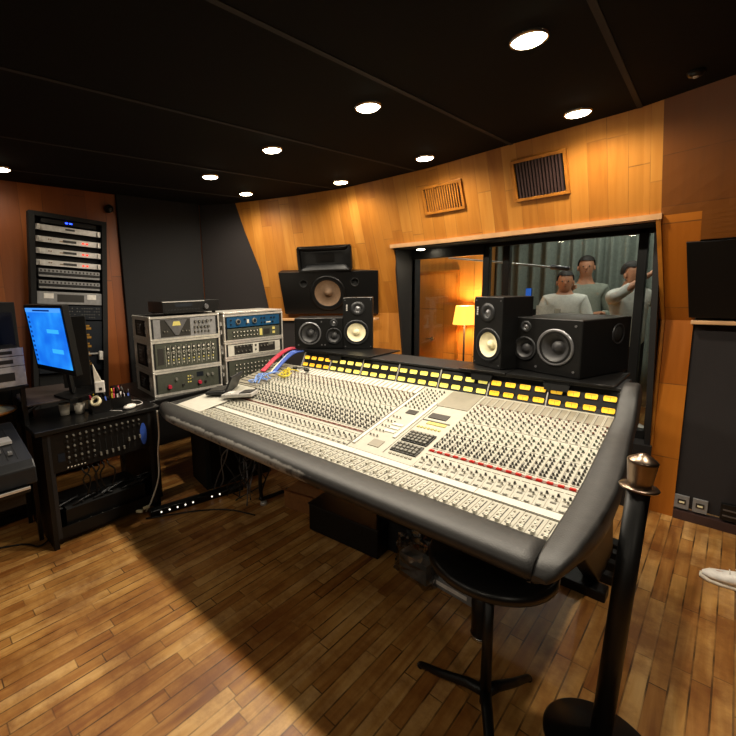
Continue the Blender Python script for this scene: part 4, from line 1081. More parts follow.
# cabinet and tape deck at the left edge
cb = E('tall_cabinet', 'black cabinet at the left edge behind the tape decks', 'cabinet', (-3.45, .36, 0))
MB().box(-.25, .20, -.40, .22, .0, 1.46).o('body', 'blkm', cb, bevel=.004); MB().box(.202, .21, -.38, .20, .06, 1.40).o('door', 'blk', cb, bevel=.002)
st2 = E('equipment_stand', 'dark stand at the left edge carrying the two silver tape decks', 'stand', (-3.02, .26, 0))
MB().box(-.16, .17, -.30, .27, .965, .98).o('shelf', 'blk', st2)
for (x, y) in ((-.14, -.28), (.14, -.28), (-.14, .24), (.14, .24)): MB().box(x-.012, x+.012, y-.012, y+.012, 0, .965).o('leg', 'blk2', st2)
def deck(z, h, label, body):
    o = E('tape_deck', label, 'tape deck', (-2.87, .30, z), math.radians(90), 'silver decks at the left edge')
    MB().box(-.22, .22, .002, .28, .003, h).o('housing', body, o, bevel=.003); MB().box(-.225, .225, -.004, .002, .002, h+.001).o('front_panel', 'silver', o, bevel=.002)
    MB().box(-.19, .17, -.006, -.003, h*.3, h*.72).o('cassette_window', 'kblk', o)
    mb = MB()
    for x in lin(-.1, .1, 6): mb.box(x-.012, x+.012, -.008, -.003, h*.08, h*.2)
    mb.o('button', 'alu', o); return o
deck(.981, .115, 'lower silver-fronted deck at the left edge with a dark window', 'char')
deck(1.099, .055, 'slim silver-fronted deck stacked on the lower one at the left edge', 'char')
deck(1.157, .045, 'thin dark-bodied deck on top of the stack at the left edge', 'blk')
# white adapter box, cups, pens, mouse
ad_ = E('white_adapter', 'small white plug-in adapter hanging by its cable above the desk', 'adapter', (-2.80, .905, .90), math.radians(70))
MB().box(-.030, .028, -.02, .02, -.028, .045).o('body', 'white', ad_, bevel=.005)
MB().prism([(-.028, -.012, .045), (.012, -.012, .045), (-.030, -.012, .16)], (0, .02, 0)).o('flap', 'paper', ad_)
mb = MB(); mb.box(-.006, .012, -.022, -.019, -.012, .006); mb.o('socket', 'kblk', ad_)
MB().tube(bez([(0, 0, -.028), (.0, .01, -.08), (-.03, -.01, -.12), (-.06, .0, -.158)], 8), .004, 6).o('cable', 'wire', ad_)
for i, (x, y, h, l) in enumerate(((-2.93, .72, .075, 'clear plastic cup on the desk under the tray, left of two'), (-2.90, .80, .06, 'shorter clear plastic cup on the desk under the tray'))):
    o = E('plastic_cup', l, 'cup', (x, y, .739), 0, 'plastic cups')
    MB().lathe((0, 0, 0), (0, 0, 1), [(.001, .002), (.026, .001), (.034, h), (.032, h), (.025, .004), (.001, .005)], 20).o('cup_wall', 'paper', o)
def penbox(x, y, label, rz, nn, seed, grp):
    random.seed(seed)
    o = E('pen_box', label, 'pen box', (x, y, .739), rz, None)
    mb = MB(); mb.box(-.06, .06, -.045, .045, 0, .004)
    for a in ((-.06, .06, -.045, -.042), (-.06, .06, .042, .045), (-.06, -.057, -.042, .042), (.057, .06, -.042, .042)): mb.box(a[0], a[1], a[2], a[3], .004, .072)
    mb.o('box', 'blk', o)
    cols = ['red', 'white', 'kblk', 'blue', 'yellow', 'white', 'red', 'grey']
    for k in range(nn):
        px = -.045+.09*(k % 4)/3; py = -.025+.05*(k//4)/max(1, (nn-1)//4)
        dx = random.uniform(-.03, .03); dy = random.uniform(-.02, .02)
        c = cols[k % 8]
        p = E('marker_pen', '%s marker pen standing in the black box %s' % ({'red': 'red', 'white': 'white', 'kblk': 'black', 'blue': 'blue', 'yellow': 'yellow', 'grey': 'grey'}[c], 'nearer the mouse' if grp == 1 else 'next to the white adapter'), 'pen', (0, 0, 0), 0, 'marker pens in the desk boxes')
        Mx = Tm((x, y, .739), rz); a = Mx @ Vector((px, py, .006)); b = Mx @ Vector((px+dx, py+dy, .11+random.random()*.03))
        p.location = a; a0 = Vector((0, 0, 0)); b0 = b-a
        MB().cone(a0, b0*.75, .0055, .0055, 8).o('barrel', c, p); MB().cone(b0*.75, b0, .0065, .0055, 8).o('cap', 'kblk' if k % 2 else c, p)
penbox(-2.84, .905, 'small black open box with markers and a tape roll beside the adapter', math.radians(88), 5, 3, 0)
penbox(-2.86, 1.045, 'small black open box full of red and white markers by the wooden wall strip', math.radians(80), 8, 5, 1)
o = E('tape_roll', 'cream roll of tape lying on the pens in the left black box', 'tape roll', (-2.80, .87, .82), 0); o.rotation_euler = (.9, .2, .6)
mb = MB(); mb.lathe((0, 0, -.012), (0, 0, 1), [(.020, 0), (.034, 0), (.034, .024), (.020, .024), (.020, 0)], 24); mb.o('roll', 'cone', o)
ms_ = E('computer_mouse', 'white computer mouse near the front edge of the desk', 'mouse', (-2.755, 1.065, .739), math.radians(20))
MB().ball((0, 0, .012), .03, 0, 16, (1.0, 1.6, .55)).o('body', 'white', ms_); MB().box(-.003, .003, -.035, -.02, .024, .028).o('wheel', 'kgry', ms_)
mc = MB().tube(bez([(-2.75, 1.10, .75), (-2.80, 1.17, .743), (-2.90, 1.18, .742), (-2.98, 1.12, .742)], 8), .0025, 6).o('mouse_cable', 'white'); tag(mc, 'thin white cable looping from the mouse across the desk', 'cable')
mc = MB().tube(bez([(-2.72, 1.0, .742), (-2.78, .96, .742), (-2.82, .94, .742)], 8), .002, 6).o('pen_lead', 'white'); tag(mc, 'thin white lead on the desk in front of the pen boxes', 'cable')
# round wooden plate and the small desk with a fader console, left edge
o = E('wooden_disc', 'round pale disc with wooden rim at the left edge beside the tray', 'disc', (-3.08, .36, .80))
MB().lathe((0, 0, 0), (0, 0, 1), [(.001, .001), (.12, .0), (.135, .012), (.128, .02), (.118, .013), (.001, .011)], 36, mis=[0, 0, 0, 0, 1]).o('plate', ['trimwood', 'cone'], o)
MB().cone((0, 0, -.03), (0, 0, .0), .03, .03, 16).o('hub', 'blk', o)
kt = E('keyboard_table', 'dark low table at the left edge carrying the small fader console', 'table', (-2.56, .02, 0))
MB().box(-.34, .27, -.52, .36, .565, .585).o('table_top', 'blk2', kt, bevel=.003)
MB().box(.262, .274, -.52, .36, .582, .592).o('edge_strip', 'alu', kt)
for (x, y) in ((-.30, -.48), (-.30, .20)): MB().box(x-.02, x+.02, y-.02, y+.02, 0, .565).o('leg', 'blk', kt)
MB().box(-.31, .24, -.50, .34, .50, .565).o('apron', 'blk', kt); MB().box(-.02, .20, -.50, -.46, 0, .50).o('leg', 'blk', kt)
fc = E('fader_console', 'small dark fader console with sloping top at the lower left edge', 'mixing console', (-2.56, .02, .586))
mb = MB(); mb.prism([(-.30, -.46, 0), (.23, -.46, 0), (.23, -.46, .085), (.19, -.46, .115), (-.26, -.46, .20), (-.30, -.46, .20)], (0, .86, 0)); mb.o('housing', 'char', fc, bevel=.008)
def fcz(x): return .115+(.19-x)*(.085/.45)
mb = MB(); 
for i in range(20): 
    y = -.42+.04*i
    mb.hexa([(-.22, y, fcz(-.22)-.002), (.16, y, fcz(.16)-.002), (-.22, y+.003, fcz(-.22)-.002), (.16, y+.003, fcz(.16)-.002), (-.22, y, fcz(-.22)+.002), (.16, y, fcz(.16)+.002), (-.22, y+.003, fcz(-.22)+.002), (.16, y+.003, fcz(.16)+.002)])
mb.o('fader_slot', 'blkm', fc)
fm = cap_mesh('fader_cap', .016, .010, .012, ['greyp', 'kblk'])
random.seed(9)
for i in range(19):
    y = -.40+.04*i; x = .05+.1*random.random(); o = bpy.data.objects.new('fader_cap', fm); COL.objects.link(o); o.parent = fc; o.location = (x, y, fcz(x)+.002)
mb = MB()
for (x, y) in ((-.05, .24), (-.05, .32)): mb.box(x-.05, x+.05, y-.025, y+.03, fcz(x)-.004, fcz(x)+.010)
mb.o('display', 'silver', fc)
M['paleblue'] = mat('pale_blue_rubber', '#6d8fd0', .5)
# ================================================================ items on the console
def on(x, y, h=0.): return Vector((x, y, sz(y)+h))
lp = E('folded_screen_device', 'small black clamshell device with its lid open on the console left end', 'device', (-2.47, 1.60, .789), math.radians(-58)); lp.rotation_euler[0] = .08
MB().box(-.10, .10, -.075, .075, .006, .026).o('base', 'char', lp, bevel=.004)
mb = MB(); mb.hexa([(-.10, .070, .022), (.10, .070, .022), (-.10, .084, .018), (.10, .084, .018), (-.10, .125, .125), (.10, .125, .125), (-.10, .138, .119), (.10, .138, .119)]); mb.o('lid', 'char', lp, bevel=.003)
MB().box(-.07, .07, -.055, .045, .026, .029).o('keys', 'kblk', lp)
wd = E('remote_controller', 'white and black handheld controller lying on the console beside the clamshell', 'controller', (-2.25, 1.60, .796), math.radians(-62)); wd.rotation_euler[0] = .10
MB().box(-.055, .055, -.11, .11, .004, .028).o('body', 'silver', wd, bevel=.004); MB().box(-.047, .047, .02, .10, .028, .033).o('screen', 'kblk', wd); MB().box(-.03, .03, -.085, -.045, .028, .032).o('keys', 'white', wd)
random.seed(21)
def patchcable(pts, m, label, grp, r=.006):
    o = MB().tube(bez(pts, 8), r, 7).o('patch_cable', m); return tag(o, label, 'cable', grp)
for i in range(7):     # red and blue bundles hanging at the left end of the bridge
    q = .013*(i % 4); r_ = .010*(i//4); k_ = random.uniform(-.006, .006)
    patchcable([(-2.36-q, 2.27+r_, 1.03), (-2.42-q, 2.20+r_+k_, 1.015+r_), (-2.47-q, 2.12+r_, .955+r_), (-2.475-q, 2.05+k_, .905), (-2.46-q, 1.98, .875)], 'red', 'red patch cable in the thick bundle drooping beside the left meter bridge end', 'red patch cables', .0065)
for i in range(8):
    q = .013*(i % 4); r_ = .010*(i//4); k_ = random.uniform(-.006, .006)
    patchcable([(-2.30-q, 2.26+r_, 1.015), (-2.345-q, 2.19+r_+k_, .998+r_), (-2.375-q, 2.12+r_, .945+r_), (-2.38-q, 2.06+k_, .90), (-2.365-q, 2.0, .870)], 'blue' if i != 3 else 'cone', 'blue patch cable in the thick bundle drooping beside the left meter bridge end' if i != 3 else 'single cream patch cable among the blue drooping bundle', 'blue patch cables' if i != 3 else None, .0065)
for i in range(10):
    yl = i % 2
    x0 = (-2.28 if yl else -2.38)+.05*random.random(); y0 = (1.98 if yl else 1.80)+.06*random.random(); pts = [on(x0, y0, .012)]
    for k in range(5):
        x0 += random.uniform(-.045, .07); y0 += random.uniform(-.06, .06); pts.append(on(min(max(x0, -2.46), -2.13), min(2.12, max(1.74, y0)), .012+.03*random.random()))
    if yl: patchcable(pts, 'yellow', 'yellow patch cable tangled on the left end of the console', 'yellow patch cables', .004)
    else: patchcable(pts, 'paleblue', 'pale blue patch cable tangled on the left end of the console', 'pale blue patch cables', .004)
bl = E('headset', 'small black headset lying at the back left of the console top', 'headset', on(-2.18, 2.10, .012)); 
MB().tube([(.06*math.cos(t), .05*math.sin(t), .012) for t in [PI*k/12 for k in range(13)]], .007, 6).o('band', 'blk2', bl)
MB().ball((.06, 0, .014), .022, 0, 10, (1, 1, .6)).o('ear_pad', 'blk2', bl); MB().ball((-.06, 0, .014), .022, 0, 10, (1, 1, .6)).o('ear_pad', 'blk2', bl)
# ================================================================ floor items
ps = E('power_strip', 'black power strip with white sockets lying on the floor between desk and console', 'power strip', (-2.57, 1.42, 0), math.radians(79))
MB().box(-.34, .34, -.03, .03, .0, .045).o('body', 'blk2', ps, bevel=.004)
mb = MB()
for x in (-.27, -.215, -.16, -.105, -.05, .09, .15):
    mb.cone((x, -.03, .026), (x, -.0335, .026), .006, .006, 10)
mb.o('socket', 'ledw', ps)
cr = E('black_case', 'tall black loudspeaker-like case standing under the left end of the console', 'case', (-2.62, 1.85, 0), math.radians(80))
MB().box(-.30, .26, .0, .30, .0, .50).o('body', 'blkm', cr, bevel=.006); MB().box(-.26, .22, -.006, .0, .04, .46).o('grille', 'blk', cr)
random.seed(33)
def floorcable(pts, m, label, r=.005, grp=None, name='cable'):
    o = MB().tube(bez(pts, 8), r, 6).o(name, m); return tag(o, label, 'cable', grp)
floorcable([(-2.655, 1.205, .71), (-2.645, 1.20, .55), (-2.66, 1.19, .42), (-2.64, 1.17, .25), (-2.66, 1.12, .10), (-2.70, 1.09, .012)], 'paper', 'pale grey cable hanging down the right side of the desk to the floor', .0055)
for i in range(16):
    x = -2.36+random.uniform(-.1, .1); y = 1.62+random.uniform(-.06, .1)
    pts = [(x, y+.15, .66), (x+random.uniform(-.1, .1), y+random.uniform(-.02, .12), .50), (x+random.uniform(-.12, .12), y+random.uniform(-.05, .1), .32), (x+random.uniform(-.14, .14), y+random.uniform(-.06, .1), .15), (x+random.uniform(-.2, .15), y+random.uniform(-.08, .1), .012)]
    floorcable(pts, 'char' if i % 3 else 'grey', 'cable of the tangled bunch hanging beneath the console left end', .005, 'tangled cables under the console')
for i in range(9):
    y0 = .60+.06*i
    floorcable([(-2.74, y0, .217), (-2.745+.02*random.random(), y0+random.uniform(-.05, .1), .235), (-2.78, y0+.1, .225+.03*random.random()), (-2.84, y0+random.uniform(-.05, .1), .217)], 'char', 'black cable heaped on the unit in the lower desk bay', .006, 'cables in the desk bay')
for i in range(6):
    y0 = .72+.03*i
    floorcable([(-2.71, y0, .455), (-2.70, y0+.01, .42), (-2.72, y0+random.uniform(-.03, .06), .36), (-2.76, y0+.03, .225)], 'wire', 'black cable dangling below the rack mixer', .005, 'cables below the rack mixer')
floorcable([(-2.62, 1.05, .008), (-2.45, 1.35, .006), (-2.30, 1.5, .008), (-2.12, 1.58, .006)], 'wire', 'black cable trailing over the floor from the desk to the console leg', .005)
floorcable([(-2.85, .55, .008), (-2.8, .47, .006), (-2.9, .40, .006), (-3.0, .2, .006)], 'wire', 'black cable trailing over the floor left of the desk', .005)
# plug cluster by the desk foot
pg = E('plug_cluster', 'cream plugs lying at the lower right corner of the desk bay', 'plugs', (-2.665, 1.06, .02), .4)
for (x, y, z, a) in ((-.03, 0, .01, .3), (.03, .02, .02, 1.2), (.0, .05, .03, .8)):
    MB().box(x-.022, x+.022, y-.009, y+.009, z, z+.018, mtx=Matrix.Rotation(a, 4, 'Z')).o('plug', 'cone', pg, bevel=.003)
# boxes under the console
bx = E('cardboard_box', 'brown cardboard box on the floor just right of the console leg', 'box', (-1.96, 1.93, 0), math.radians(12))
MB().box(-.13, .13, -.11, .12, .0, .12).o('carton', 'card', bx, bevel=.002); 
mb = MB(); mb.hexa([(-.13, -.11, .12), (.13, -.11, .12), (-.13, -.108, .12), (.13, -.108, .12), (-.13, -.16, .165), (.13, -.16, .165), (-.13, -.158, .165), (.13, -.158, .165)]); mb.o('flap', 'card', bx)
sb = E('black_box', 'large flat black box on the floor under the middle of the console', 'box', (-1.50, 1.98, 0), math.radians(5))
MB().box(-.27, .22, -.24, .22, 0, .17).o('body', 'blk', sb, bevel=.006); MB().box(-.275, .225, -.245, .225, .171, .178).o('lid', 'blk2', sb, bevel=.003)
rk2 = E('black_equipment_case', 'dark equipment case with a silver handle under the console right of the flat box', 'case', (-1.19, 2.08, 0), math.radians(3))
MB().box(-.17, .14, -.20, .22, 0, .34).o('body', 'blkm', rk2, bevel=.006)
MB().tube(bez([(-.08, -.203, .24), (-.08, -.23, .25), (.02, -.23, .25), (.02, -.203, .24)], 5), .006, 6).o('handle', 'grey', rk2)
pb = E('plastic_bag', 'crumpled clear plastic bag standing on the floor under the console', 'bag', (-1.04, 1.80, 0), math.radians(-8))
random.seed(5)
mb = MB(); P = []
for j in range(9):
    z = .21*j/8; row = []
    for i in range(25):
        t = 2*PI*i/24; r = 1-.25*(j/8)**2
        if i == 24: row.append(row[0]); continue
        row.append(Vector((.12*r*math.copysign(abs(math.cos(t))**.6, math.cos(t))+random.uniform(-.012, .012), .07*r*math.copysign(abs(math.sin(t))**.6, math.sin(t))+random.uniform(-.012, .012), max(.001, z+random.uniform(-.01, .01) if j else .001))))
    P.append(row)
mb.grid(P, 0, False); bgm = mb.o('bag_film', 'clear', pb)
MB().box(-.085, .085, -.04, .04, .004, .11).o('folded_sheet', 'greyp', pb)
ty = E('grey_tray', 'flat grey plastic tray on the floor right of the plastic bag', 'tray', (-.82, 1.86, 0), math.radians(-4))
MB().box(-.12, .12, -.08, .12, 0, .05).o('tray_body', 'greyp', ty, bevel=.004); MB().box(-.10, .06, -.082, -.079, .02, .04).o('label_plate', 'white', ty)
pc = E('pedestal_bin', 'small round black bin on the floor behind the stool', 'bin', (-.64, 1.64, 0))
MB().lathe((0, 0, 0), (0, 0, 1), [(.001, 0), (.040, .0), (.045, .26), (.040, .26), (.036, .01), (.001, .01)], 24).o('body', 'blk2', pc); MB().lathe((0, 0, 0), (0, 0, 1), [(.0405, .002), (.0425, .002), (.0435, .02), (.0415, .02)], 24).o('foot_ring', 'chrome', pc)
# ---------------------------------------------------------------- stool
so = E('stool', 'round black stool on a three-legged post in front of the console right corner', 'stool', (-.49, 1.31, 0))
MB().lathe((0, 0, 0), (0, 0, 1), [(.001, .580), (.182, .580), (.194, .588), (.195, .604), (.186, .618), (.10, .624), (.001, .624)], 48).o('seat', 'blk2', so)
MB().cone((0, 0, .47), (0, 0, .58), .014, .014, 18).o('sleeve', 'silver', so)
MB().cone((0, 0, .06), (0, 0, .48), .018, .016, 18).o('post', 'blk', so)
MB().cone((0, 0, .568), (0, 0, .579), .05, .05, 18).o('seat_plate', 'char', so)
for a in (math.radians(176), math.radians(76), math.radians(-62)):
    c, s = math.cos(a), math.sin(a)
    lgp = MB().tube([(c*.0, s*.0, .105), (c*.06, s*.06, .092), (c*.16, s*.16, .05), (c*.255, s*.255, .020)], [.019, .018, .015, .012], 10).o('leg', 'blk', so)
    MB().ball((c*.258, s*.258, .014), .0135, 0, 10).o('foot_tip', 'blk2', lgp)
# ---------------------------------------------------------------- stanchion
sn = E('stanchion_post', 'tall black barrier post with a bronze top and heavy round base in front', 'barrier post', (-.19, 1.475, 0))
sn.rotation_euler = (0, math.radians(0), 0)
MB().lathe((0, 0, 0), (0, 0, 1), [(.001, .0), (.158, .0), (.158, .008), (.151, .014), (.06, .024), (.03, .034), (.001, .034)], 56).o('base', 'blk2', sn)
TL_ = Matrix.Rotation(math.radians(3.3), 4, Vector((-.72, .69, 0)))
MB().cone((0, 0, .03), (0, 0, .905), .0285, .0285, 32).o('pole', 'blk', sn).matrix_local = TL_
MB().lathe((0, 0, 0), (0, 0, 1), [(.029, .885), (.0285, .905), (.030, .912), (.0365, .968), (.0375, .974), (.034, .979), (.009, .996), (.001, .997)], 40).o('cap', 'bronze', sn).matrix_local = TL_
MB().lathe((0, 0, 0), (0, 0, 1), [(.029, .890), (.046, .890), (.049, .894), (.046, .898), (.029, .898)], 40).o('ring', 'bronze', sn).matrix_local = TL_
# ---------------------------------------------------------------- wall sockets
for i, (x, l) in enumerate(((-.135, 'left one of the two metal wall sockets low on the padded wall'), (-.052, 'right one of the two metal wall sockets low on the padded wall'))):
    o = E('wall_socket', l, 'socket', (x, 3.398, .112), 0, 'wall sockets'); 
    MB().box(-.034, .034, -.012, .003, -.043, .043).o('plate', 'greyp', o, bevel=.003)
    mb = MB(); mb.box(-.019, .019, -.0145, -.011, -.012, .018); mb.o('insert', 'kblk', o); mb = MB(); mb.box(-.012, .012, -.017, -.014, -.004, .006); mb.o('switch', 'cone', o)
wb_ = E('wall_box', 'dark connector box low on the padded wall right of the sockets', 'connector box', (.075, 3.398, .12)); MB().box(-.04, .10, -.02, .003, -.05, .05).o('body', 'blk2', wb_, bevel=.003)
mb = MB(); 
for z in (-.025, .01): mb.box(-.03, .03, -.024, -.019, z, z+.008)
mb.o('slot', 'grey', wb_)
# ================================================================ people
def skin(name, m, parent, verts, edges, radii, lvl=2, root=0):
    me = bpy.data.meshes.new(name); me.from_pydata([tuple(v) for v in verts], edges, []); me.materials.append(M[m])
    o = bpy.data.objects.new(name, me); COL.objects.link(o); o.parent = parent
    sk = o.modifiers.new('skin', 'SKIN'); sk.use_smooth_shade = True
    sv = me.skin_vertices
    if not sv:
        bmx = bmesh.new(); bmx.from_mesh(me); bmx.verts.layers.skin.verify(); bmx.to_mesh(me); bmx.free(); sv = me.skin_vertices
    for i, r in enumerate(radii):
        rr = r if isinstance(r, tuple) else (r, r)
        sv[0].data[i].radius = rr; sv[0].data[i].use_root = (i == root)
    ss = o.modifiers.new('sub', 'SUBSURF'); ss.levels = lvl; ss.render_levels = lvl
    return o
def chain(V, Ed, Ra, pts, start=None):
    prev = start
    for p, r in pts:
        V.append(Vector(p)); Ra.append(r)
        if prev is not None: Ed.append((prev, len(V)-1))
        prev = len(V)-1
    return prev
def person(label, loc, rz, J, shirt, trousers, hairlen=.02, cat='person', shoes='white', grp=None, scale=1.):
    """J: joints (local, facing -y): dict of wrist/elbow/hand aim, legs"""
    o = E('person', label, cat, loc, rz, grp); o.scale = (scale,)*3
    pel = Vector(J.get('pelvis', (0, 0, .93))); ch = Vector(J.get('chest', (0, 0, 1.28))); nk = ch+Vector((0, -.01, .19)); hd = Vector(J.get('head', (0, -.02, 1.64)))+Vector((0, .0, -.035))
    V = []; Ed = []; Ra = []
    chain(V, Ed, Ra, [(pel, (.14, .10)), (pel.lerp(ch, .45), (.115, .085)), (ch, (.155, .11)), (ch+Vector((0, 0, .12)), (.12, .085)), (nk, .062), (nk.lerp(hd, .5), .06)])
    hb = len(V)-1
    chain(V, Ed, Ra, [(hd+Vector((0, -.012, -.060)), (.064, .070)), (hd+Vector((0, 0, .015)), (.084, .094)), (hd+Vector((0, .008, .080)), (.078, .086)), (hd+Vector((0, .01, .118)), (.045, .050))], hb)
    SV = []; SE = []; SR = []
    chain(SV, SE, SR, [(pel+Vector((0, 0, -.10)), (.185, .140)), (pel+Vector((0, 0, .04)), (.178, .135)), (ch, (.182, .132)), (ch+Vector((0, 0, .12)), (.150, .108)), (nk+Vector((0, 0, -.015)), .072)])
    for s, k in ((1, 'L'), (-1, 'R')):
        sh = ch+Vector((s*.17, 0, .10)); el = Vector(J['elbow'+k]); wr = Vector(J['wrist'+k])
        chain(V, Ed, Ra, [(sh, .058), (sh.lerp(el, .5), .046), (el, .040), (el.lerp(wr, .4), .038), (wr, .026)], 3)
        w_ = len(V)-1; d = (wr-el).normalized(); up_ = Vector(J.get('palm'+k, (0, 0, 1))); sd = d.cross(up_).normalized()
        if sd.length < .1: sd = Vector((1, 0, 0))
        up2 = sd.cross(d).normalized()
        V.append(wr+d*.045); Ra.append((.034, .018)); Ed.append((w_, len(V)-1)); pm = len(V)-1
        for q, (off, ln) in enumerate(((-.028, .062), (-.010, .072), (.010, .068), (.027, .052))):
            b = wr+d*.075+sd*off; cu = -up2*.018
            chain(V, Ed, Ra, [(b, .0095), (b+d*ln*.5+cu*.4, .0088), (b+d*ln*.9+cu*1.4, .0075)], pm)
        chain(V, Ed, Ra, [(wr+d*.03-sd*.034, .0115), (wr+d*.062-sd*.052, .010), (wr+d*.09-sd*.055-up2*.01, .0085)], w_)
        chain(SV, SE, SR, [(sh+Vector((s*.0, 0, 0)), .078), (sh.lerp(el, .5), .064), (el, .056), (el.lerp(wr, .55), .050), (el.lerp(wr, J.get('sleeve', .85)), .044)], 3)
    TV = []; TE = []; TR_ = []
    chain(TV, TE, TR_, [(pel+Vector((0, 0, .10)), (.160, .115)), (pel+Vector((0, 0, -.06)), (.165, .125))])
    for s, k in ((1, 'L'), (-1, 'R')):
        hip = pel+Vector((s*.09, 0, -.07)); kn = Vector(J.get('knee'+k, (s*.10, -.01, .49))); an = Vector(J.get('ankle'+k, (s*.11, .02, .09))); toe = an+Vector((s*.02, -.17, -.055)) if 'toe'+k not in J else Vector(J['toe'+k])
        chain(V, Ed, Ra, [(hip, .085), (hip.lerp(kn, .5), .070), (kn, .052), (kn.lerp(an, .35), .05), (an, .034), (an+(toe-an)*.15+Vector((0, 0, -.03)), .03), (toe+Vector((0, 0, -.002)), (.022, .010))], 0)
        chain(TV, TE, TR_, [(hip+Vector((0, 0, -.02)), .098), (hip.lerp(kn, .5), .084), (kn, .068), (kn.lerp(an, .5), .064), (an+Vector((0, -.01, .015)), .064)], 1)
        f = (toe-an); f.z = 0; f.normalize(); g = Vector((-f.y, f.x, 0)); hz = an-f*.055; hz.z = 0
        def ring(t, w, h, z0): return [hz+f*t+g*(w*math.cos(a))+Vector((0, 0, z0+(h-z0)*max(0, math.sin(a))**.8 if math.sin(a) > 0 else z0)) for a in [2*PI*k/16 for k in range(17)]]
        mbs = MB(); mbs.grid([ring(*q) for q in ((-.012, .012, .05, .022), (0, .030, .105, .022), (.045, .036, .112, .022), (.09, .038, .096, .022), (.14, .042, .075, .022), (.19, .045, .060, .022), (.235, .038, .050, .022), (.262, .014, .035, .022))], 0, True); shm = mbs.o('shoe', shoes, o)
        mbs = MB(); mbs.grid([ring(t, w_*1.05, .026, .0015) for t, w_ in ((-.018, .014), (0, .034), (.05, .038), (.10, .038), (.15, .044), (.20, .047), (.24, .040), (.27, .016))], 0, True); mbs.o('sole', 'paper', shm)
        mbs = MB()
        for q in range(4): c_ = hz+f*(.10+.022*q)+Vector((0, 0, .098-.010*q)); mbs.tube([c_-g*.022, c_+Vector((0, 0, .004)), c_+g*.022], .0028, 6)
        mbs.o('laces', 'white', shm)
    skin('body', 'skin', o, V, Ed, Ra)
    skin('shirt', shirt, o, SV, SE, SR); skin('trousers', trousers, o, TV, TE, TR_)
    # hair cap, nose, eyes, mouth, ears
    mb = MB(); n = 20; P = []
    for j in range(9):
        ph = (PI*.60)*j/8; row = []
        for i in range(n+1):
            t = 2*PI*(i % n)/n; lim = 1. if math.sin(t) > -.25 else .62
            p_ = ph*lim; row.append(hd+Vector((.088*math.sin(p_)*math.cos(t), .016+.103*math.sin(p_)*math.sin(t), .045+.105*math.cos(p_))))
        P.append(row)
    mb.grid(P, 0, True); mb.o('hair', 'hair', o)
    MB().ball(hd+Vector((0, -.088, -.002)), .012, 0, 8, (1, 1.2, 1.7)).o('nose', 'skin', o)
    for s in (-1, 1):
        MB().ball(hd+Vector((s*.030, -.082, .022)), .008, 0, 8).o('eye', 'kblk', o); MB().ball(hd+Vector((s*.080, .0, .0)), .026, 0, 8, (.4, .8, 1.2)).o('ear', 'skin', o)
    MB().ball(hd+Vector((0, -.090, -.040)), .013, 0, 8, (1.3, .5, .3)).o('mouth', 'kbrn', o)
    return o
# the person at the right edge
person('person in black clothes and white trainers standing at the right edge', (.215, 2.69, 0), math.radians(-80),
       dict(chest=(0, .04, 1.28), head=(0, .05, 1.64), elbowL=(.17, -.20, 1.10), wristL=(.06, .0, 1.20), elbowR=(-.27, .06, 1.04), wristR=(-.25, .0, .80), ankleL=(.08, .26, .09), kneeL=(.09, .10, .49), ankleR=(-.10, .0, .09), kneeR=(-.10, -.01, .50)), 'dcloth', 'dcloth')
# solid figures beyond the glass, standing in for people reflected in the window
person('solid stand-in for the reflected person in a white shirt holding both hands at the chest', (-1.30, 5.22, 0), math.radians(14),
       dict(elbowL=(.27, -.06, 1.10), wristL=(.07, -.24, 1.20), elbowR=(-.27, -.06, 1.10), wristR=(-.07, -.24, 1.17), head=(0, -.03, 1.61)), 'shirtw', 'dcloth', scale=.93)
person('solid stand-in for the reflected person in a pale green shirt behind the white-shirted one', (-1.25, 5.84, 0), math.radians(12),
       dict(elbowL=(.26, .02, 1.08), wristL=(.16, -.22, 1.12), elbowR=(-.28, -.10, 1.16), wristR=(-.16, -.27, 1.36), head=(0, -.02, 1.66)), 'shirtg', 'dcloth', scale=1.0)
person('solid stand-in for the reflected person at the right side of the window raising one arm to the face', (-.74, 5.2, 0), math.radians(50),
       dict(elbowL=(.32, -.18, 1.22), wristL=(.12, -.30, 1.45), elbowR=(-.33, -.20, 1.38), wristR=(-.10, -.30, 1.58), head=(0, -.02, 1.62), sleeve=.15), 'shirtw', 'dcloth', scale=.96)
ms2 = E('music_stand', 'black music stand with white sheets behind the window', 'music stand', (-1.22, 4.30, 0), math.radians(12))
mb = MB()
for a in (.5, 2.6, 4.7): mb.tube([(0, 0, .12), (.25*math.cos(a), .25*math.sin(a), .008)], .008, 6)
mb.o('tripod', 'blk2', ms2); MB().cone((0, 0, .1), (0, 0, 1.12), .009, .009, 10).o('pole', 'blk2', ms2)
MB().box(-.12, .12, .012, .018, 1.06, 1.24).o('desk_plate', 'blk2', ms2)
sh3 = E('sheet_music', 'white sheets of paper resting on the music stand behind the window', 'paper', (-1.20, 4.285, 1.075), math.radians(12)); MB().box(-.085, .06, -.004, -.001, 0, .20).o('page', 'white', sh3); MB().box(.062, .10, -.006, -.003, 0, .17).o('page', 'paper', sh3)
bm_ = E('microphone_boom', 'long silver microphone boom reaching across behind the glass', 'microphone stand', (-1.72, 4.25, 0))
mb = MB(); mb.tube([(0, 0, .02), (0, 0, 1.70)], .012, 8); mb.o('pole', 'blk2', bm_)
mb = MB(); mb.lathe((0, 0, 0), (0, 0, 1), [(.001, .02), (.14, .018), (.15, 0), (.001, 0)], 24); mb.o('base', 'blk2', bm_)
mb = MB(); mb.tube([(-.42, .0, 1.76), (0, 0, 1.70), (.58, -.05, 1.61)], .009, 8); mb.o('arm', 'silver', bm_)
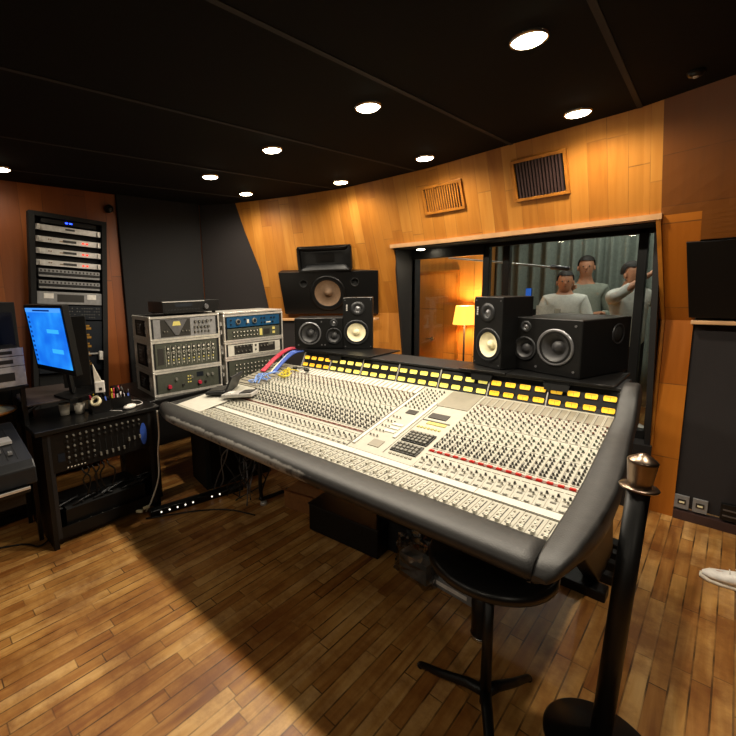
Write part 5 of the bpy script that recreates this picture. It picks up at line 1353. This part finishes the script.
MB().cone((.56, -.05, 1.615), (.70, -.05, 1.59), .022, .018, 14).o('microphone', 'grey', bm_)
hs_ = E('blue_display', 'small blue glowing display on the curtain side beyond the glass', 'display', (-1.78, 5.6, 1.30)); MB().box(-.028, .028, -.01, .01, 0, .11).o('screen', 'dimblue', hs_); MB().box(-.034, .034, .01, .02, -.006, .116).o('housing', 'blk2', hs_)
MB().cone((0, .015, -1.30), (0, .015, 0), .008, .008, 8).o('pole', 'blk2', hs_)
# ---------------------------------------------------------------- separate pieces become parts of their own
def explode(o, tol=.0012, cap=90):
    me = o.data; n = len(me.vertices); par = list(range(n))
    def fnd(a):
        while par[a] != a: par[a] = par[par[a]]; a = par[a]
        return a
    for e in me.edges:
        a, b = fnd(e.vertices[0]), fnd(e.vertices[1])
        if a != b: par[a] = b
    isl = {}
    for i in range(n): isl.setdefault(fnd(i), []).append(i)
    if len(isl) < 2: return
    L = list(isl.values()); bbs = []
    for l in L:
        co = [me.vertices[i].co for i in l]
        bbs.append([min(c[k] for c in co)-tol for k in range(3)]+[max(c[k] for c in co)+tol for k in range(3)])
    g = list(range(len(L)))
    def f2(a):
        while g[a] != a: a = g[a]
        return a
    for i in range(len(L)):
        for j in range(i):
            A, B = bbs[i], bbs[j]
            if all(A[k] < B[k+3] and B[k] < A[k+3] for k in range(3)):
                a, b = f2(i), f2(j)
                if a != b: g[a] = b
    grp = {}
    for i in range(len(L)): grp.setdefault(f2(i), []).extend(L[i])
    if len(grp) < 2 or len(grp) > cap: return
    for k, vs in enumerate(list(grp.values())):
        s = set(vs); idx = {v: q for q, v in enumerate(vs)}
        nm = bpy.data.meshes.new(o.name.split('.')[0])
        ps = [p for p in me.polygons if p.vertices[0] in s]
        nm.from_pydata([me.vertices[v].co for v in vs], [], [[idx[v] for v in p.vertices] for p in ps])
        for m in me.materials: nm.materials.append(m)
        nm.polygons.foreach_set('material_index', [p.material_index for p in ps]); nm.polygons.foreach_set('use_smooth', [p.use_smooth for p in ps]); nm.update()
        c = o.copy(); c.data = nm; COL.objects.link(c)
    bpy.data.objects.remove(o)
EXP = {'knob', 'button', 'rack_rail', 'latch', 'corner_ball', 'socket', 'screw', 'meter', 'slot', 'horn_side', 'plate', 'marking', 'badge', 'handle', 'red_lamp', 'fader_slot', 'label_plate',
       'slider_cap', 'slider_slot', 'clock_digits', 'display', 'highlight', 'keys', 'channel_controls', 'slat', 'key'}
for o in list(bpy.data.objects):
    if o.type == 'MESH' and o.parent and not o.children and o.name.split('.')[0] in EXP and not (o.name.startswith('knob') and o.parent == con): explode(o)
